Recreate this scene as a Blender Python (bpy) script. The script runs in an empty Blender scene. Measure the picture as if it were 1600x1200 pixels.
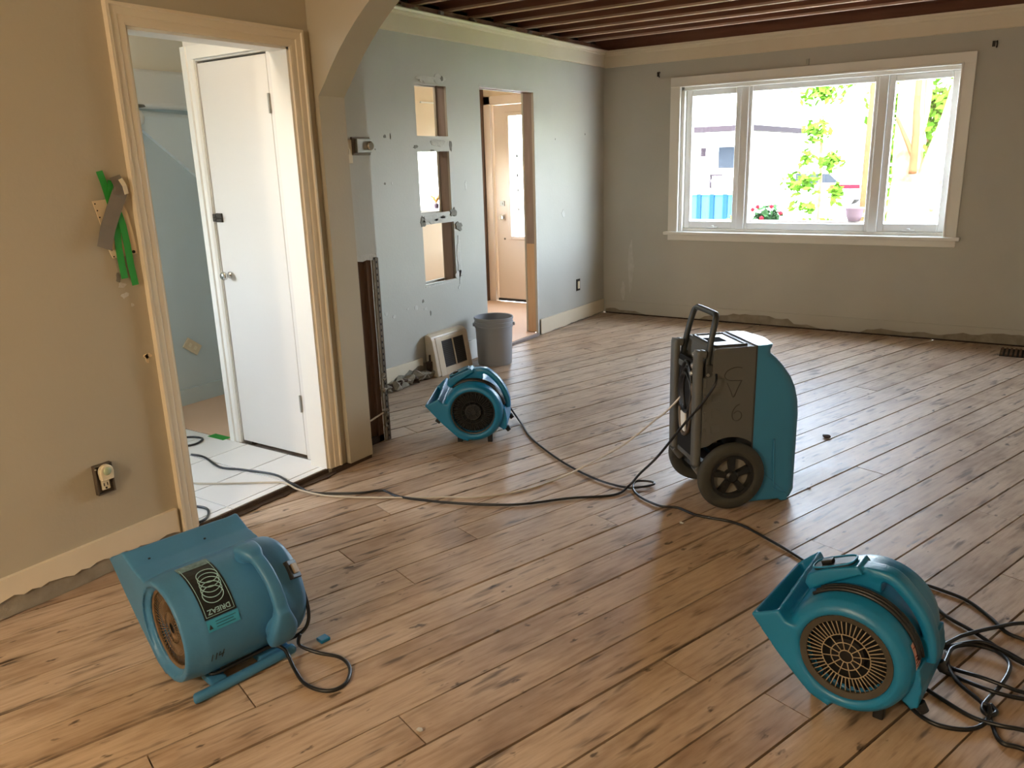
import bpy, bmesh, math, random
from mathutils import Vector, Matrix
random.seed(7)
sc = bpy.context.scene
COL = sc.collection
PI = math.pi
R = math.radians

# ------------------------------------------------------------------ camera, world, sun, exposure
F_PX = 1244.88
AZ, PITCH, ROLL = R(33.876), R(15.424), R(-1.758)
cam_d = bpy.data.cameras.new('camera')
cam_d.sensor_fit = 'HORIZONTAL'; cam_d.sensor_width = 36.0
cam_d.lens = 36.0 * F_PX / 1600.0
cam_d.clip_start = 0.02; cam_d.clip_end = 400
cam = bpy.data.objects.new('camera', cam_d); COL.objects.link(cam)
fw = Vector((-math.sin(AZ) * math.cos(PITCH), math.cos(AZ) * math.cos(PITCH), -math.sin(PITCH)))
rt = Vector((math.cos(AZ), math.sin(AZ), 0)); up = rt.cross(fw)
r2 = rt * math.cos(ROLL) + up * math.sin(ROLL)
u2 = up * math.cos(ROLL) - rt * math.sin(ROLL)
m3 = Matrix((r2, u2, -fw)).transposed()
cam.matrix_world = Matrix.Translation((0, 0, 1.5)) @ m3.to_4x4()
sc.camera = cam

world = bpy.data.worlds.new('sky'); sc.world = world; world.use_nodes = True
wn = world.node_tree; bg = wn.nodes['Background']
sky = wn.nodes.new('ShaderNodeTexSky'); sky.sky_type = 'NISHITA'
sky.sun_disc = False; sky.sun_elevation = R(48); sky.sun_rotation = R(165)
sky.air_density = 1.0; sky.dust_density = 2.5; sky.ozone_density = 0.7
hs = wn.nodes.new('ShaderNodeHueSaturation'); hs.inputs['Saturation'].default_value = .55
wn.links.new(sky.outputs[0], hs.inputs['Color']); wn.links.new(hs.outputs[0], bg.inputs[0]); bg.inputs[1].default_value = 4.3

sun_d = bpy.data.lights.new('sun', 'SUN'); sun_d.energy = 3.0; sun_d.angle = R(0.6); sun_d.color = (1, .95, .86)
sun = bpy.data.objects.new('sun', sun_d); COL.objects.link(sun)
sun.rotation_euler = Vector((-.30, .75, -.80)).to_track_quat('-Z', 'Y').to_euler()

def portal(name, loc, rot, sx, sy):
    d = bpy.data.lights.new(name, 'AREA'); d.shape = 'RECTANGLE'; d.size = sx; d.size_y = sy
    d.cycles.is_portal = True
    o = bpy.data.objects.new(name, d); COL.objects.link(o); o.location = loc; o.rotation_euler = rot
    return o
portal('window_portal', (-1.81, 7.46, 1.49), (R(90), 0, PI), 2.2, 1.25)
portal('front_door_portal', (-4.585, 7.36, 1.37), (R(90), 0, PI), .6, 1.4)
portal('hall_window_portal', (-5.36, 6.47, 1.36), (R(90), 0, R(-90)), .8, .6)
portal('stair_hall_portal', (-4.86, .70, 1.52), (R(90), 0, R(-90)), .7, .95)

def lamp(name, loc, w, col, rad):
    d = bpy.data.lights.new(name, 'POINT'); d.energy = w; d.color = col; d.shadow_soft_size = rad
    o = bpy.data.objects.new(name, d); COL.objects.link(o); o.location = loc
    return o
lamp('dining_lamp_light', (-1.3, -2.2, 2.05), 84, (1.0, .83, .62), .09)
lamp('stair_hall_fill_light', (-3.15, 1.95, 2.3), 4.6, (1.0, .85, .70), .09)  # unseen lamp added to brighten the stair hall
lamp('entry_fill_light', (-4.55, 4.6, 2.2), 8, (1.0, .84, .68), .09)  # warm fill added out of view in the entry hall

sc.view_settings.view_transform = 'Standard'; sc.view_settings.look = 'None'
sc.view_settings.gamma = 1.0; sc.view_settings.use_curve_mapping = False
sc.view_settings.exposure = 1.2
sc.cycles.max_bounces = 10; sc.cycles.diffuse_bounces = 6; sc.cycles.caustics_reflective = False
sc.cycles.sample_clamp_indirect = 8.0

# ------------------------------------------------------------------ materials
def lin(c):
    return tuple(((v / 255) / 12.92 if v / 255 <= .04045 else ((v / 255 + .055) / 1.055) ** 2.4) for v in c)
MATS = {}
def mat(name, rgb, rough=.6, metal=0., var=.0, scale=6., bump=0., rgb2=None, stretch=(1, 1, 1), spec=.5, bscale=None):
    """principled material; var mixes toward rgb2 with procedural noise"""
    m = bpy.data.materials.new(name); m.use_nodes = True; MATS[name] = m
    nt = m.node_tree; p = nt.nodes['Principled BSDF']
    c = lin(rgb); p.inputs['Base Color'].default_value = (*c, 1)
    p.inputs['Roughness'].default_value = rough; p.inputs['Metallic'].default_value = metal
    p.inputs['Specular IOR Level'].default_value = spec
    if var or bump:
        tc = nt.nodes.new('ShaderNodeTexCoord'); mp = nt.nodes.new('ShaderNodeMapping')
        mp.inputs['Scale'].default_value = stretch
        nt.links.new(tc.outputs['Object'], mp.inputs[0])
        n = nt.nodes.new('ShaderNodeTexNoise'); n.inputs['Scale'].default_value = scale
        n.inputs['Detail'].default_value = 6; nt.links.new(mp.outputs[0], n.inputs['Vector'])
        if var:
            cr = nt.nodes.new('ShaderNodeValToRGB')
            cr.color_ramp.elements[0].position = .5 - .25; cr.color_ramp.elements[1].position = .5 + .25
            c2 = lin(rgb2) if rgb2 else tuple(v * .6 for v in c)
            k = var
            cr.color_ramp.elements[0].color = (*[a * (1 - k) + b * k for a, b in zip(c, c2)], 1)
            cr.color_ramp.elements[1].color = (*c, 1)
            nt.links.new(n.outputs['Fac'], cr.inputs[0]); nt.links.new(cr.outputs[0], p.inputs['Base Color'])
        if bump:
            n2 = nt.nodes.new('ShaderNodeTexNoise'); n2.inputs['Scale'].default_value = bscale or scale * 4
            n2.inputs['Detail'].default_value = 5; nt.links.new(mp.outputs[0], n2.inputs['Vector'])
            b = nt.nodes.new('ShaderNodeBump'); b.inputs['Strength'].default_value = bump; b.inputs['Distance'].default_value = .01
            nt.links.new(n2.outputs['Fac'], b.inputs['Height']); nt.links.new(b.outputs[0], p.inputs['Normal'])
    return m

M_wall = mat('grey_wall_paint', (190, 188, 178), .55, var=.35, scale=2.2, bump=.08, rgb2=(165, 163, 152), bscale=60)
M_wallnear = mat('beige_grey_wall_paint', (182, 173, 152), .6, var=.3, scale=1.6, bump=.06, rgb2=(168, 159, 138), bscale=60)
M_trim = mat('cream_trim_paint', (226, 214, 190), .4, var=.25, scale=5, rgb2=(205, 188, 160))
M_white = mat('white_trim_paint', (232, 230, 222), .38, var=.15, scale=4, rgb2=(214, 210, 200))
M_vinyl = mat('white_vinyl', (236, 238, 238), .3)
M_doorw = mat('white_door_paint', (222, 219, 213), .32, var=.12, scale=2, rgb2=(210, 205, 197))
M_entrydoor = mat('off_white_door_paint', (226, 210, 194), .4)
M_beigewall = mat('warm_beige_wall_paint', (226, 206, 176), .6)
M_bluegrey = mat('blue_grey_wall_paint', (196, 208, 210), .55, var=.2, scale=2, rgb2=(184, 196, 198))
M_ceilw = mat('cream_ceiling_paint', (238, 228, 208), .7)
M_plaster = mat('grey_plaster', (160, 152, 136), .9, var=.7, scale=14, bump=.5, rgb2=(112, 102, 84))
M_plasterw = mat('white_patching_plaster', (206, 204, 196), .8, var=.4, scale=20, bump=.4)
M_paintdirty = mat('scraped_paint', (138, 136, 126), .8, var=.7, scale=25, rgb2=(98, 92, 82))
M_oldwood = mat('old_brown_lumber', (112, 84, 64), .75, var=.8, scale=5, bump=.2, rgb2=(66, 46, 34), stretch=(6, 6, .7))
M_greywood = mat('weathered_grey_lumber', (158, 146, 142), .75, var=.6, scale=6, bump=.2, rgb2=(122, 108, 102), stretch=(6, 6, .6))
M_newwood = mat('new_pale_lumber', (206, 180, 150), .65, var=.5, scale=6, rgb2=(186, 150, 114), stretch=(6, 6, .6))
M_joist = mat('dark_old_joist', (138, 94, 74), .8, var=.7, scale=4, bump=.15, rgb2=(96, 62, 48), stretch=(.6, 6, 6))
M_joistedge = mat('lit_joist_edge', (196, 166, 144), .8, var=.5, scale=8, rgb2=(160, 130, 108), stretch=(.6, 6, 6))  # paler than the joists for the light their bottom edges catch
M_subfl = mat('dark_subfloor', (52, 38, 28), .9)
M_dirt = mat('dark_debris', (80, 62, 48), .95, var=.7, scale=30, bump=.6)
M_tile = mat('white_glazed_tile', (240, 241, 240), .14, var=.1, scale=3, rgb2=(230, 232, 231))
M_grout = mat('grey_grout', (112, 110, 104), .9)
M_paper = mat('beige_floor_paper', (218, 186, 158), .7, var=.25, scale=3, rgb2=(204, 168, 140))
M_black = mat('black_plastic', (22, 22, 24), .4)
M_cord = mat('black_cord_rubber', (26, 27, 28), .35)
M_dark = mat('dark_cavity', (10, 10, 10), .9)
M_metal = mat('brushed_metal', (170, 168, 162), .35, metal=.9)
M_galv = mat('galvanised_box_metal', (118, 106, 92), .5, metal=.6, var=.5, scale=20)
M_chrome = mat('chrome', (215, 215, 212), .14, metal=1)
M_teal = mat('teal_moulded_plastic', (22, 122, 168), .36, var=.35, scale=9, bump=.05, rgb2=(20, 98, 138), bscale=120)
M_tealA = mat('dusty_teal_moulded_plastic', (66, 126, 168), .42, var=.4, scale=9, bump=.05, rgb2=(50, 102, 140), bscale=120)
M_tealdark = mat('teal_plastic_inside', (24, 84, 106), .5)
M_grille = mat('pale_grille_wire', (166, 150, 124), .55)
M_grilleD = mat('dusty_brown_grille_wire', (122, 98, 70), .55, var=.5, scale=30, rgb2=(70, 52, 36))
M_grilleB = mat('black_grille_wire', (38, 40, 38), .5)
M_grrim = mat('dusty_grille_rim', (70, 64, 54), .7, var=.5, scale=25)
M_blue = mat('blue_machine_shell', (54, 128, 168), .42, var=.15, scale=5, rgb2=(46, 112, 150), bump=.03, bscale=150)
M_grey = mat('grey_machine_shell', (90, 91, 88), .55, var=.2, scale=6, rgb2=(76, 77, 75), bump=.04, bscale=150)
M_greyd = mat('dark_grey_machine_frame', (58, 58, 56), .5)
M_tire = mat('dusty_black_rubber', (60, 60, 54), .8, var=.4, scale=14)
M_wheel = mat('black_wheel_hub', (26, 28, 28), .35)
M_panel = mat('glossy_control_panel', (150, 154, 158), .28)
M_hose = mat('clear_pale_hose', (196, 188, 172), .25)
M_bucket = mat('grey_bucket_plastic', (150, 152, 156), .45, var=.1, scale=4)
M_vent = mat('cream_register_enamel', (222, 204, 176), .45, var=.3, scale=8, rgb2=(190, 168, 138))
M_ventdark = mat('dark_register_mesh', (64, 58, 54), .8)
M_green = mat('green_painter_tape', (46, 158, 60), .55, var=.15, scale=20)
M_duct = mat('grey_duct_tape', (132, 122, 108), .45, var=.3, scale=18)
M_plate = mat('beige_plate', (214, 196, 164), .5)
M_ivory = mat('ivory_plastic', (226, 214, 184), .4)
M_marker = mat('dark_marker_ink', (30, 34, 38), .7)
M_labelk = mat('black_label', (20, 26, 30), .35)
M_labelb = mat('blue_label', (52, 150, 186), .4)
M_labeltx = mat('pale_label_print', (150, 190, 196), .5)
M_warn = mat('pink_warning_label', (220, 190, 180), .5, var=.5, scale=60, rgb2=(200, 90, 80))
M_bronze = mat('dark_bracket_metal', (52, 46, 38), .5, metal=.5)
M_iron = mat('wrought_iron_scroll', (70, 62, 56), .5, metal=.3)
M_siding = mat('white_siding', (240, 240, 240), .7)
M_roof = mat('light_shingle', (196, 194, 196), .9)
M_soffit = mat('brown_soffit', (30, 26, 30), .8)
M_hwin = mat('neighbour_window_glass', (26, 30, 36), .2)
M_dump = mat('blue_dumpster_steel', (34, 68, 112), .5)
M_dumpd = mat('dark_blue_dumpster_rib', (14, 36, 84), .5)
M_car = mat('white_car_paint', (236, 238, 242), .25)
M_red = mat('red_lens', (120, 12, 22), .3)
M_bark = mat('pale_bark', (140, 118, 92), .9, var=.85, scale=7, bump=.5, rgb2=(60, 38, 22))
M_barkd = mat('dark_brown_bark', (92, 62, 42), 1., var=.6, scale=9, bump=.4, rgb2=(60, 38, 26), spec=.02)
M_leaf = mat('bright_leaf', (60, 90, 24), .6, var=.5, scale=6, rgb2=(40, 76, 18))
M_leafd = mat('shrub_leaf', (32, 54, 32), .6, var=.4, scale=9)
M_flower = mat('red_flower', (110, 18, 28), .6)
M_lawn = mat('sunny_lawn', (104, 124, 62), .9, var=.4, scale=2)
M_drive = mat('pale_concrete', (206, 202, 196), .9)
M_rail = mat('grey_porch_rail', (84, 80, 78), .6)
M_pot = mat('mauve_plant_pot', (84, 70, 76), .6)
M_yellow = mat('yellow_straw', (170, 120, 50), .8)
M_globe = mat('frosted_shade', (240, 236, 226), .4)

for n_ in ('bright_leaf', 'shrub_leaf', 'red_flower', 'sunny_lawn', 'grey_porch_rail', 'mauve_plant_pot', 'brown_soffit', 'neighbour_window_glass', 'blue_dumpster_steel', 'dark_blue_dumpster_rib', 'pale_bark', 'red_lens'):
    p_ = MATS[n_].node_tree.nodes['Principled BSDF']; p_.inputs['Specular IOR Level'].default_value = .04; p_.inputs['Roughness'].default_value = 1
def glass_mat():
    m = bpy.data.materials.new('window_glass'); m.use_nodes = True
    nt = m.node_tree; nt.nodes.clear()
    o = nt.nodes.new('ShaderNodeOutputMaterial'); mx = nt.nodes.new('ShaderNodeMixShader')
    t = nt.nodes.new('ShaderNodeBsdfTransparent'); t.inputs[0].default_value = (.94, .96, .95, 1)
    g = nt.nodes.new('ShaderNodeBsdfGlossy'); g.inputs['Roughness'].default_value = .02
    mx.inputs[0].default_value = .05
    nt.links.new(t.outputs[0], mx.inputs[1]); nt.links.new(g.outputs[0], mx.inputs[2]); nt.links.new(mx.outputs[0], o.inputs[0])
    return m
M_glass = glass_mat()

TH = R(18.559)   # floor boards run 18.6 degrees off the left wall
def plank_mat():
    m = bpy.data.materials.new('stripped_pine_board'); m.use_nodes = True
    nt = m.node_tree; N = nt.nodes.new; L = nt.links.new; p = nt.nodes['Principled BSDF']
    tc = N('ShaderNodeTexCoord'); oi = N('ShaderNodeObjectInfo')
    off = N('ShaderNodeVectorMath'); off.operation = 'SCALE'
    cmb = N('ShaderNodeCombineXYZ'); L(oi.outputs['Random'], cmb.inputs[0]); L(oi.outputs['Random'], cmb.inputs[1])
    L(cmb.outputs[0], off.inputs[0]); off.inputs['Scale'].default_value = 37.
    rot = N('ShaderNodeMapping'); rot.inputs['Rotation'].default_value = (0, 0, TH); L(tc.outputs['Object'], rot.inputs[0])
    add = N('ShaderNodeVectorMath'); L(rot.outputs[0], add.inputs[0]); L(off.outputs[0], add.inputs[1])
    def noise(scale, stretch, detail=6, rough=.6):
        mp = N('ShaderNodeMapping'); mp.inputs['Scale'].default_value = stretch; L(add.outputs[0], mp.inputs[0])
        n = N('ShaderNodeTexNoise'); n.inputs['Scale'].default_value = scale; n.inputs['Detail'].default_value = detail
        n.inputs['Roughness'].default_value = rough; L(mp.outputs[0], n.inputs['Vector']); return n
    grain = noise(9, (6, .55, 1)); blot = noise(2.6, (1.3, .8, 1), 4); streak = noise(4.5, (7, .9, 1), 3, .5)
    def ramp(src, els):
        c = N('ShaderNodeValToRGB'); e = c.color_ramp.elements
        e[0].position, e[0].color = els[0][0], (*lin(els[0][1]), 1)
        e[1].position, e[1].color = els[-1][0], (*lin(els[-1][1]), 1)
        for pos, col in els[1:-1]:
            k = e.new(pos); k.color = (*lin(col), 1)
        L(src, c.inputs[0]); return c
    base = ramp(grain.outputs['Fac'], [(.28, (168, 144, 120)), (.5, (196, 174, 150)), (.74, (212, 192, 170))])
    blc = ramp(blot.outputs['Fac'], [(.28, (186, 168, 150)), (.55, (255, 255, 255))])
    mul = N('ShaderNodeMix'); mul.data_type = 'RGBA'; mul.blend_type = 'MULTIPLY'; mul.inputs[0].default_value = .75
    L(base.outputs[0], mul.inputs[6]); L(blc.outputs[0], mul.inputs[7])
    stc = ramp(streak.outputs['Fac'], [(.30, (70, 50, 38)), (.42, (255, 255, 255))])
    mul2 = N('ShaderNodeMix'); mul2.data_type = 'RGBA'; mul2.blend_type = 'MULTIPLY'; mul2.inputs[0].default_value = .72
    L(mul.outputs[2], mul2.inputs[6]); L(stc.outputs[0], mul2.inputs[7])
    # per-board tone
    pr = ramp(oi.outputs['Random'], [(0, (236, 230, 224)), (1, (255, 254, 252))])
    mul3 = N('ShaderNodeMix'); mul3.data_type = 'RGBA'; mul3.blend_type = 'MULTIPLY'; mul3.inputs[0].default_value = 1
    L(mul2.outputs[2], mul3.inputs[6]); L(pr.outputs[0], mul3.inputs[7])
    # scattered dark nail stains and scuffs
    mpv = N('ShaderNodeMapping'); mpv.inputs['Scale'].default_value = (1.0, .45, 1); L(add.outputs[0], mpv.inputs[0])
    dn = N('ShaderNodeTexNoise'); dn.inputs['Scale'].default_value = 24; dn.inputs['Detail'].default_value = 3; L(mpv.outputs[0], dn.inputs['Vector'])
    dots = ramp(dn.outputs['Fac'], [(.27, (52, 36, 26)), (.335, (255, 255, 255))])
    mul4 = N('ShaderNodeMix'); mul4.data_type = 'RGBA'; mul4.blend_type = 'MULTIPLY'; mul4.inputs[0].default_value = .8
    L(mul3.outputs[2], mul4.inputs[6]); L(dots.outputs[0], mul4.inputs[7])
    L(mul4.outputs[2], p.inputs['Base Color'])
    rr = N('ShaderNodeMapRange'); rr.inputs[3].default_value = .36; rr.inputs[4].default_value = .62
    L(blot.outputs['Fac'], rr.inputs[0]); L(rr.outputs[0], p.inputs['Roughness'])
    p.inputs['Specular IOR Level'].default_value = .55
    b = N('ShaderNodeBump'); b.inputs['Strength'].default_value = .25; b.inputs['Distance'].default_value = .004
    L(grain.outputs['Fac'], b.inputs['Height']); L(b.outputs[0], p.inputs['Normal'])
    return m
M_plank = plank_mat()

# ------------------------------------------------------------------ mesh helpers
def BM(): return bmesh.new()
def obj(name, bm, m, parent=None, smooth=False, bevel=0, loc=None, segs=2, autosmooth=None):
    me = bpy.data.meshes.new(name)
    bmesh.ops.recalc_face_normals(bm, faces=bm.faces)
    bm.to_mesh(me); bm.free()
    for mm in (m if isinstance(m, (list, tuple)) else [m]): me.materials.append(mm)
    o = bpy.data.objects.new(name, me); COL.objects.link(o)
    if smooth:
        for f in me.polygons: f.use_smooth = True
    if bevel:
        b = o.modifiers.new('bevel', 'BEVEL'); b.width = bevel; b.segments = segs; b.limit_method = 'ANGLE'; b.angle_limit = R(40)
    if autosmooth:
        for f in me.polygons: f.use_smooth = True
        try: me.set_sharp_from_angle(angle=R(autosmooth))
        except Exception: pass
    if parent: o.parent = parent
    if loc: o.location = loc
    return o
def empty(name, loc=(0, 0, 0), rz=0):
    o = bpy.data.objects.new(name, None); COL.objects.link(o); o.location = loc; o.rotation_euler = (0, 0, rz)
    o.empty_display_size = .1
    return o
def tag(o, label, cat, group=None):
    o['label'] = label; o['category'] = cat
    if group: o['group'] = group
    return o
def struct(o): o['kind'] = 'structure'; return o
def stuff(o): o['kind'] = 'stuff'; return o
def box(bm, x0, x1, y0, y1, z0, z1, mi=0):
    vs = [bm.verts.new((x, y, z)) for x in (x0, x1) for y in (y0, y1) for z in (z0, z1)]
    for idx in ((0, 1, 3, 2), (4, 6, 7, 5), (0, 4, 5, 1), (2, 3, 7, 6), (0, 2, 6, 4), (1, 5, 7, 3)):
        f = bm.faces.new([vs[i] for i in idx]); f.material_index = mi
    return vs
def prism(bm, pts, axis, a, b, mi=0):
    """extrude a 2-D polygon along an axis; pts are the two remaining coordinates in x,y,z order"""
    def P(p, t):
        return {'x': (t, p[0], p[1]), 'y': (p[0], t, p[1]), 'z': (p[0], p[1], t)}[axis]
    A = [bm.verts.new(P(p, a)) for p in pts]; B = [bm.verts.new(P(p, b)) for p in pts]
    n = len(pts)
    fs = [bm.faces.new(A), bm.faces.new(B[::-1])]
    for i in range(n): fs.append(bm.faces.new((A[i], B[i], B[(i + 1) % n], A[(i + 1) % n])))
    for f in fs: f.material_index = mi
def lathe(bm, prof, axis='z', n=32, c=(0, 0, 0), closed=False, mi=0):
    """prof: list of (r, t) revolve about axis through c"""
    rings = []
    for r, t in prof:
        ring = []
        if r < 1e-6:
            q = (0, 0, t) if axis == 'z' else (0, t, 0) if axis == 'y' else (t, 0, 0)
            ring = [bm.verts.new((q[0] + c[0], q[1] + c[1], q[2] + c[2]))]
        else:
            for i in range(n):
                a = 2 * PI * i / n; u, v = r * math.cos(a), r * math.sin(a)
                q = (u, v, t) if axis == 'z' else (u, t, v) if axis == 'y' else (t, u, v)
                ring.append(bm.verts.new((q[0] + c[0], q[1] + c[1], q[2] + c[2])))
        rings.append(ring)
    prs = list(zip(rings, rings[1:])) + ([(rings[-1], rings[0])] if closed else [])
    for A, B in prs:
        for i in range(n):
            j = (i + 1) % n
            if len(A) == 1 and len(B) == 1: continue
            if len(A) == 1: f = bm.faces.new((A[0], B[i], B[j]))
            elif len(B) == 1: f = bm.faces.new((A[i], B[0], A[j]))
            else: f = bm.faces.new((A[i], B[i], B[j], A[j]))
            f.material_index = mi
def cr(pts, sub=6, closed=False):
    """Catmull-Rom resampling"""
    P = [Vector(p) for p in pts]; n = len(P); out = []
    rng = range(n if closed else n - 1)
    for i in rng:
        p0 = P[(i - 1) % n] if (closed or i > 0) else P[0]; p1 = P[i]; p2 = P[(i + 1) % n]
        p3 = P[(i + 2) % n] if (closed or i + 2 < n) else P[-1]
        for k in range(sub):
            t = k / sub
            out.append(.5 * ((2 * p1) + (p2 - p0) * t + (2 * p0 - 5 * p1 + 4 * p2 - p3) * t * t + (3 * p1 - p0 - 3 * p2 + p3) * t ** 3))
    if not closed: out.append(P[-1])
    return out
def tube(bm, pts, rad, n=8, closed=False, caps=True, mi=0):
    P = [Vector(p) for p in pts]; m = len(P); rings = []
    T0 = None; nrm = None
    for i, p in enumerate(P):
        a = P[(i - 1) % m] if (closed or i) else P[0]; b = P[(i + 1) % m] if (closed or i < m - 1) else P[-1]
        t = (b - a)
        t = t.normalized() if t.length > 1e-9 else Vector((0, 0, 1))
        if nrm is None:
            nrm = t.orthogonal().normalized()
        else:
            nrm = (nrm - t * nrm.dot(t)); nrm = nrm.normalized() if nrm.length > 1e-6 else t.orthogonal().normalized()
        bn = t.cross(nrm); r = rad[i] if isinstance(rad, (list, tuple)) else rad
        rings.append([bm.verts.new(p + (nrm * math.cos(2 * PI * k / n) + bn * math.sin(2 * PI * k / n)) * r) for k in range(n)])
    prs = list(zip(rings, rings[1:])) + ([(rings[-1], rings[0])] if closed else [])
    for A, B in prs:
        for k in range(n):
            f = bm.faces.new((A[k], B[k], B[(k + 1) % n], A[(k + 1) % n])); f.material_index = mi
    if caps and not closed:
        bm.faces.new(rings[0][::-1]).material_index = mi; bm.faces.new(rings[-1]).material_index = mi
def sweep(bm, path, widths, side, mi=0):
    """rounded flat bar along path: widths = list of (half side-width, half thickness); side = constant side direction"""
    P = [Vector(p) for p in path]; side = Vector(side).normalized(); rings = []; n = 12
    for i, p in enumerate(P):
        t = (P[min(i + 1, len(P) - 1)] - P[max(i - 1, 0)]).normalized(); s = (side - t * side.dot(t)).normalized(); up_ = t.cross(s)
        w, h = widths[i] if isinstance(widths, list) else widths
        ring = []
        for k in range(n):
            a = 2 * PI * k / n; ca, sa = math.cos(a), math.sin(a)
            e = .55
            ring.append(bm.verts.new(p + s * w * math.copysign(abs(ca) ** e, ca) + up_ * h * math.copysign(abs(sa) ** e, sa)))
        rings.append(ring)
    for A, B in zip(rings, rings[1:]):
        for k in range(n):
            bm.faces.new((A[k], B[k], B[(k + 1) % n], A[(k + 1) % n])).material_index = mi
    bm.faces.new(rings[0][::-1]); bm.faces.new(rings[-1])
def wall_panel(bm, axis, t0, t1, a0, a1, z0, z1, holes):
    """slab with rectangular holes. axis 'x': slab normal to x between t0,t1 running along y a0..a1"""
    xs = sorted({a0, a1, *[h[0] for h in holes], *[h[1] for h in holes]})
    zs = sorted({z0, z1, *[h[2] for h in holes], *[h[3] for h in holes]})
    xs = [v for v in xs if a0 <= v <= a1]; zs = [v for v in zs if z0 <= v <= z1]
    def hole(a, z): return any(h[0] < a < h[1] and h[2] < z < h[3] for h in holes)
    solid = {}
    for i in range(len(xs) - 1):
        for j in range(len(zs) - 1):
            solid[i, j] = not hole((xs[i] + xs[i + 1]) / 2, (zs[j] + zs[j + 1]) / 2)
    V = {}
    def v(i, j, t):
        k = (i, j, t)
        if k not in V: V[k] = bm.verts.new((t, xs[i], zs[j]) if axis == 'x' else (xs[i], t, zs[j]))
        return V[k]
    for (i, j), s in solid.items():
        if not s: continue
        for t in (t0, t1): bm.faces.new((v(i, j, t), v(i + 1, j, t), v(i + 1, j + 1, t), v(i, j + 1, t)))
        for di, dj, e in ((-1, 0, ((0, 0), (0, 1))), (1, 0, ((1, 0), (1, 1))), (0, -1, ((0, 0), (1, 0))), (0, 1, ((0, 1), (1, 1)))):
            if not solid.get((i + di, j + dj), False):
                (p, q), (r_, s_) = e
                bm.faces.new((v(i + p, j + q, t0), v(i + r_, j + s_, t0), v(i + r_, j + s_, t1), v(i + p, j + q, t1)))
def ragged(n, lo, hi, seed):
    rr = random.Random(seed); v = (lo + hi) / 2; out = []
    for _ in range(n):
        v += rr.uniform(-1, 1) * (hi - lo) * .35; v = min(hi, max(lo, v)); out.append(v)
    return out

# ------------------------------------------------------------------ floor: individual boards
floor = struct(obj('floor', (lambda b: (box(b, -3.76, 1.3, -3.5, 7.28, -.08, -.024), b)[1])(BM()), M_subfl))
pd = Vector((math.cos(TH), -math.sin(TH))); al = Vector((math.sin(TH), math.cos(TH)))
def clip_poly(poly, x0, x1, y0, y1):
    def half(P, f):
        out = []
        for i in range(len(P)):
            a, b = P[i], P[(i + 1) % len(P)]; fa, fb = f(a), f(b)
            if fa >= 0: out.append(a)
            if fa * fb < 0: out.append(a + (b - a) * (fa / (fa - fb)))
        return out
    for f in (lambda p: p.x - x0, lambda p: x1 - p.x, lambda p: p.y - y0, lambda p: y1 - p.y):
        poly = half(poly, f)
        if len(poly) < 3: return []
    return poly
PITCH_B, P0 = .1508, -.842
JOINTS = {-11: [1.324], -12: [1.717, 4.935], -13: [1.229], -15: [1.565], -10: [2.246], -5: [2.727], -4: [1.664, 4.44], -2: [1.768],
          -7: [3.6], -8: [5.2, .3], -9: [.6], -16: [3.2], -17: [2.2], -18: [4.4], -14: [3.9, .7], -3: [3.5], -1: [3.0], 0: [4.9], -6: [.9, 5.1]}
rj = random.Random(3)
for k in range(-37, 12):
    p_lo = P0 + PITCH_B * k + rj.uniform(-.003, .003); g = .0030 + rj.random() * .0016
    js = JOINTS.get(k, [rj.uniform(1.5, 6.5)])
    cuts = [-5.0] + sorted(js) + [9.5]
    for a, b in zip(cuts, cuts[1:]):
        quad = [pd * (p_lo + g) + al * (a + .002), pd * (p_lo + PITCH_B - g) + al * (a + .002),
                pd * (p_lo + PITCH_B - g) + al * (b - .002), pd * (p_lo + g) + al * (b - .002)]
        poly = clip_poly([Vector((q.x, q.y)) for q in quad], -3.75, 1.29, -3.49, 7.275)
        # dark hole in the boards by the window wall stays open
        if len(poly) < 3: continue
        b_ = BM(); dz = rj.uniform(-.0012, .0006)
        prism(b_, [(q.x, q.y) for q in poly], 'z', -.022, dz)
        obj('plank', b_, M_plank, floor)

# ------------------------------------------------------------------ left wall (living room), x = -3.724
XW = -3.724
HOLES = [(4.462, 4.812, 1.708, 2.05), (4.458, 4.814, 1.176, 1.604), (4.464, 4.832, .672, 1.098), (5.225, 5.992, -.1, 2.07)]
b = BM()
wall_panel(b, 'x', XW - .018, XW, 3.19, 7.28, 0, 2.507, HOLES)
wall_panel(b, 'x', XW - .118, XW - .1, 3.19, 7.28, 0, 2.6, [(h[0] - .004, h[1] + .0, h[2], h[3]) for h in HOLES])
wall_left = struct(obj('wall_left', b, M_wall))
def stud(parent, x0, x1, y0, y1, z0, z1, m, name='stud'):
    b = BM(); box(b, x0, x1, y0, y1, z0, z1); return obj(name, b, m, parent, bevel=.003)
stud(wall_left, XW - .1, XW - .018, 4.818, 4.858, .02, 2.55, M_greywood)
stud(wall_left, XW - .1, XW - .018, 4.40, 4.446, .02, 2.55, M_oldwood)
for z in (1.67, 1.14): stud(wall_left, XW - .1, XW - .018, 4.446, 4.818, z - .022, z + .022, M_greywood, 'blocking')
stud(wall_left, XW - .1, XW - .018, 5.18, 5.222, .02, 2.55, M_oldwood)
stud(wall_left, XW - .1, XW - .018, 5.994, 6.034, .82, 2.55, M_greywood)
stud(wall_left, XW - .1, XW - .018, 5.994, 6.034, .03, .82, M_newwood, 'sistered_stud')
stud(wall_left, XW - .1, XW - .018, 5.222, 5.994, 2.072, 2.11, M_oldwood, 'header')
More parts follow.
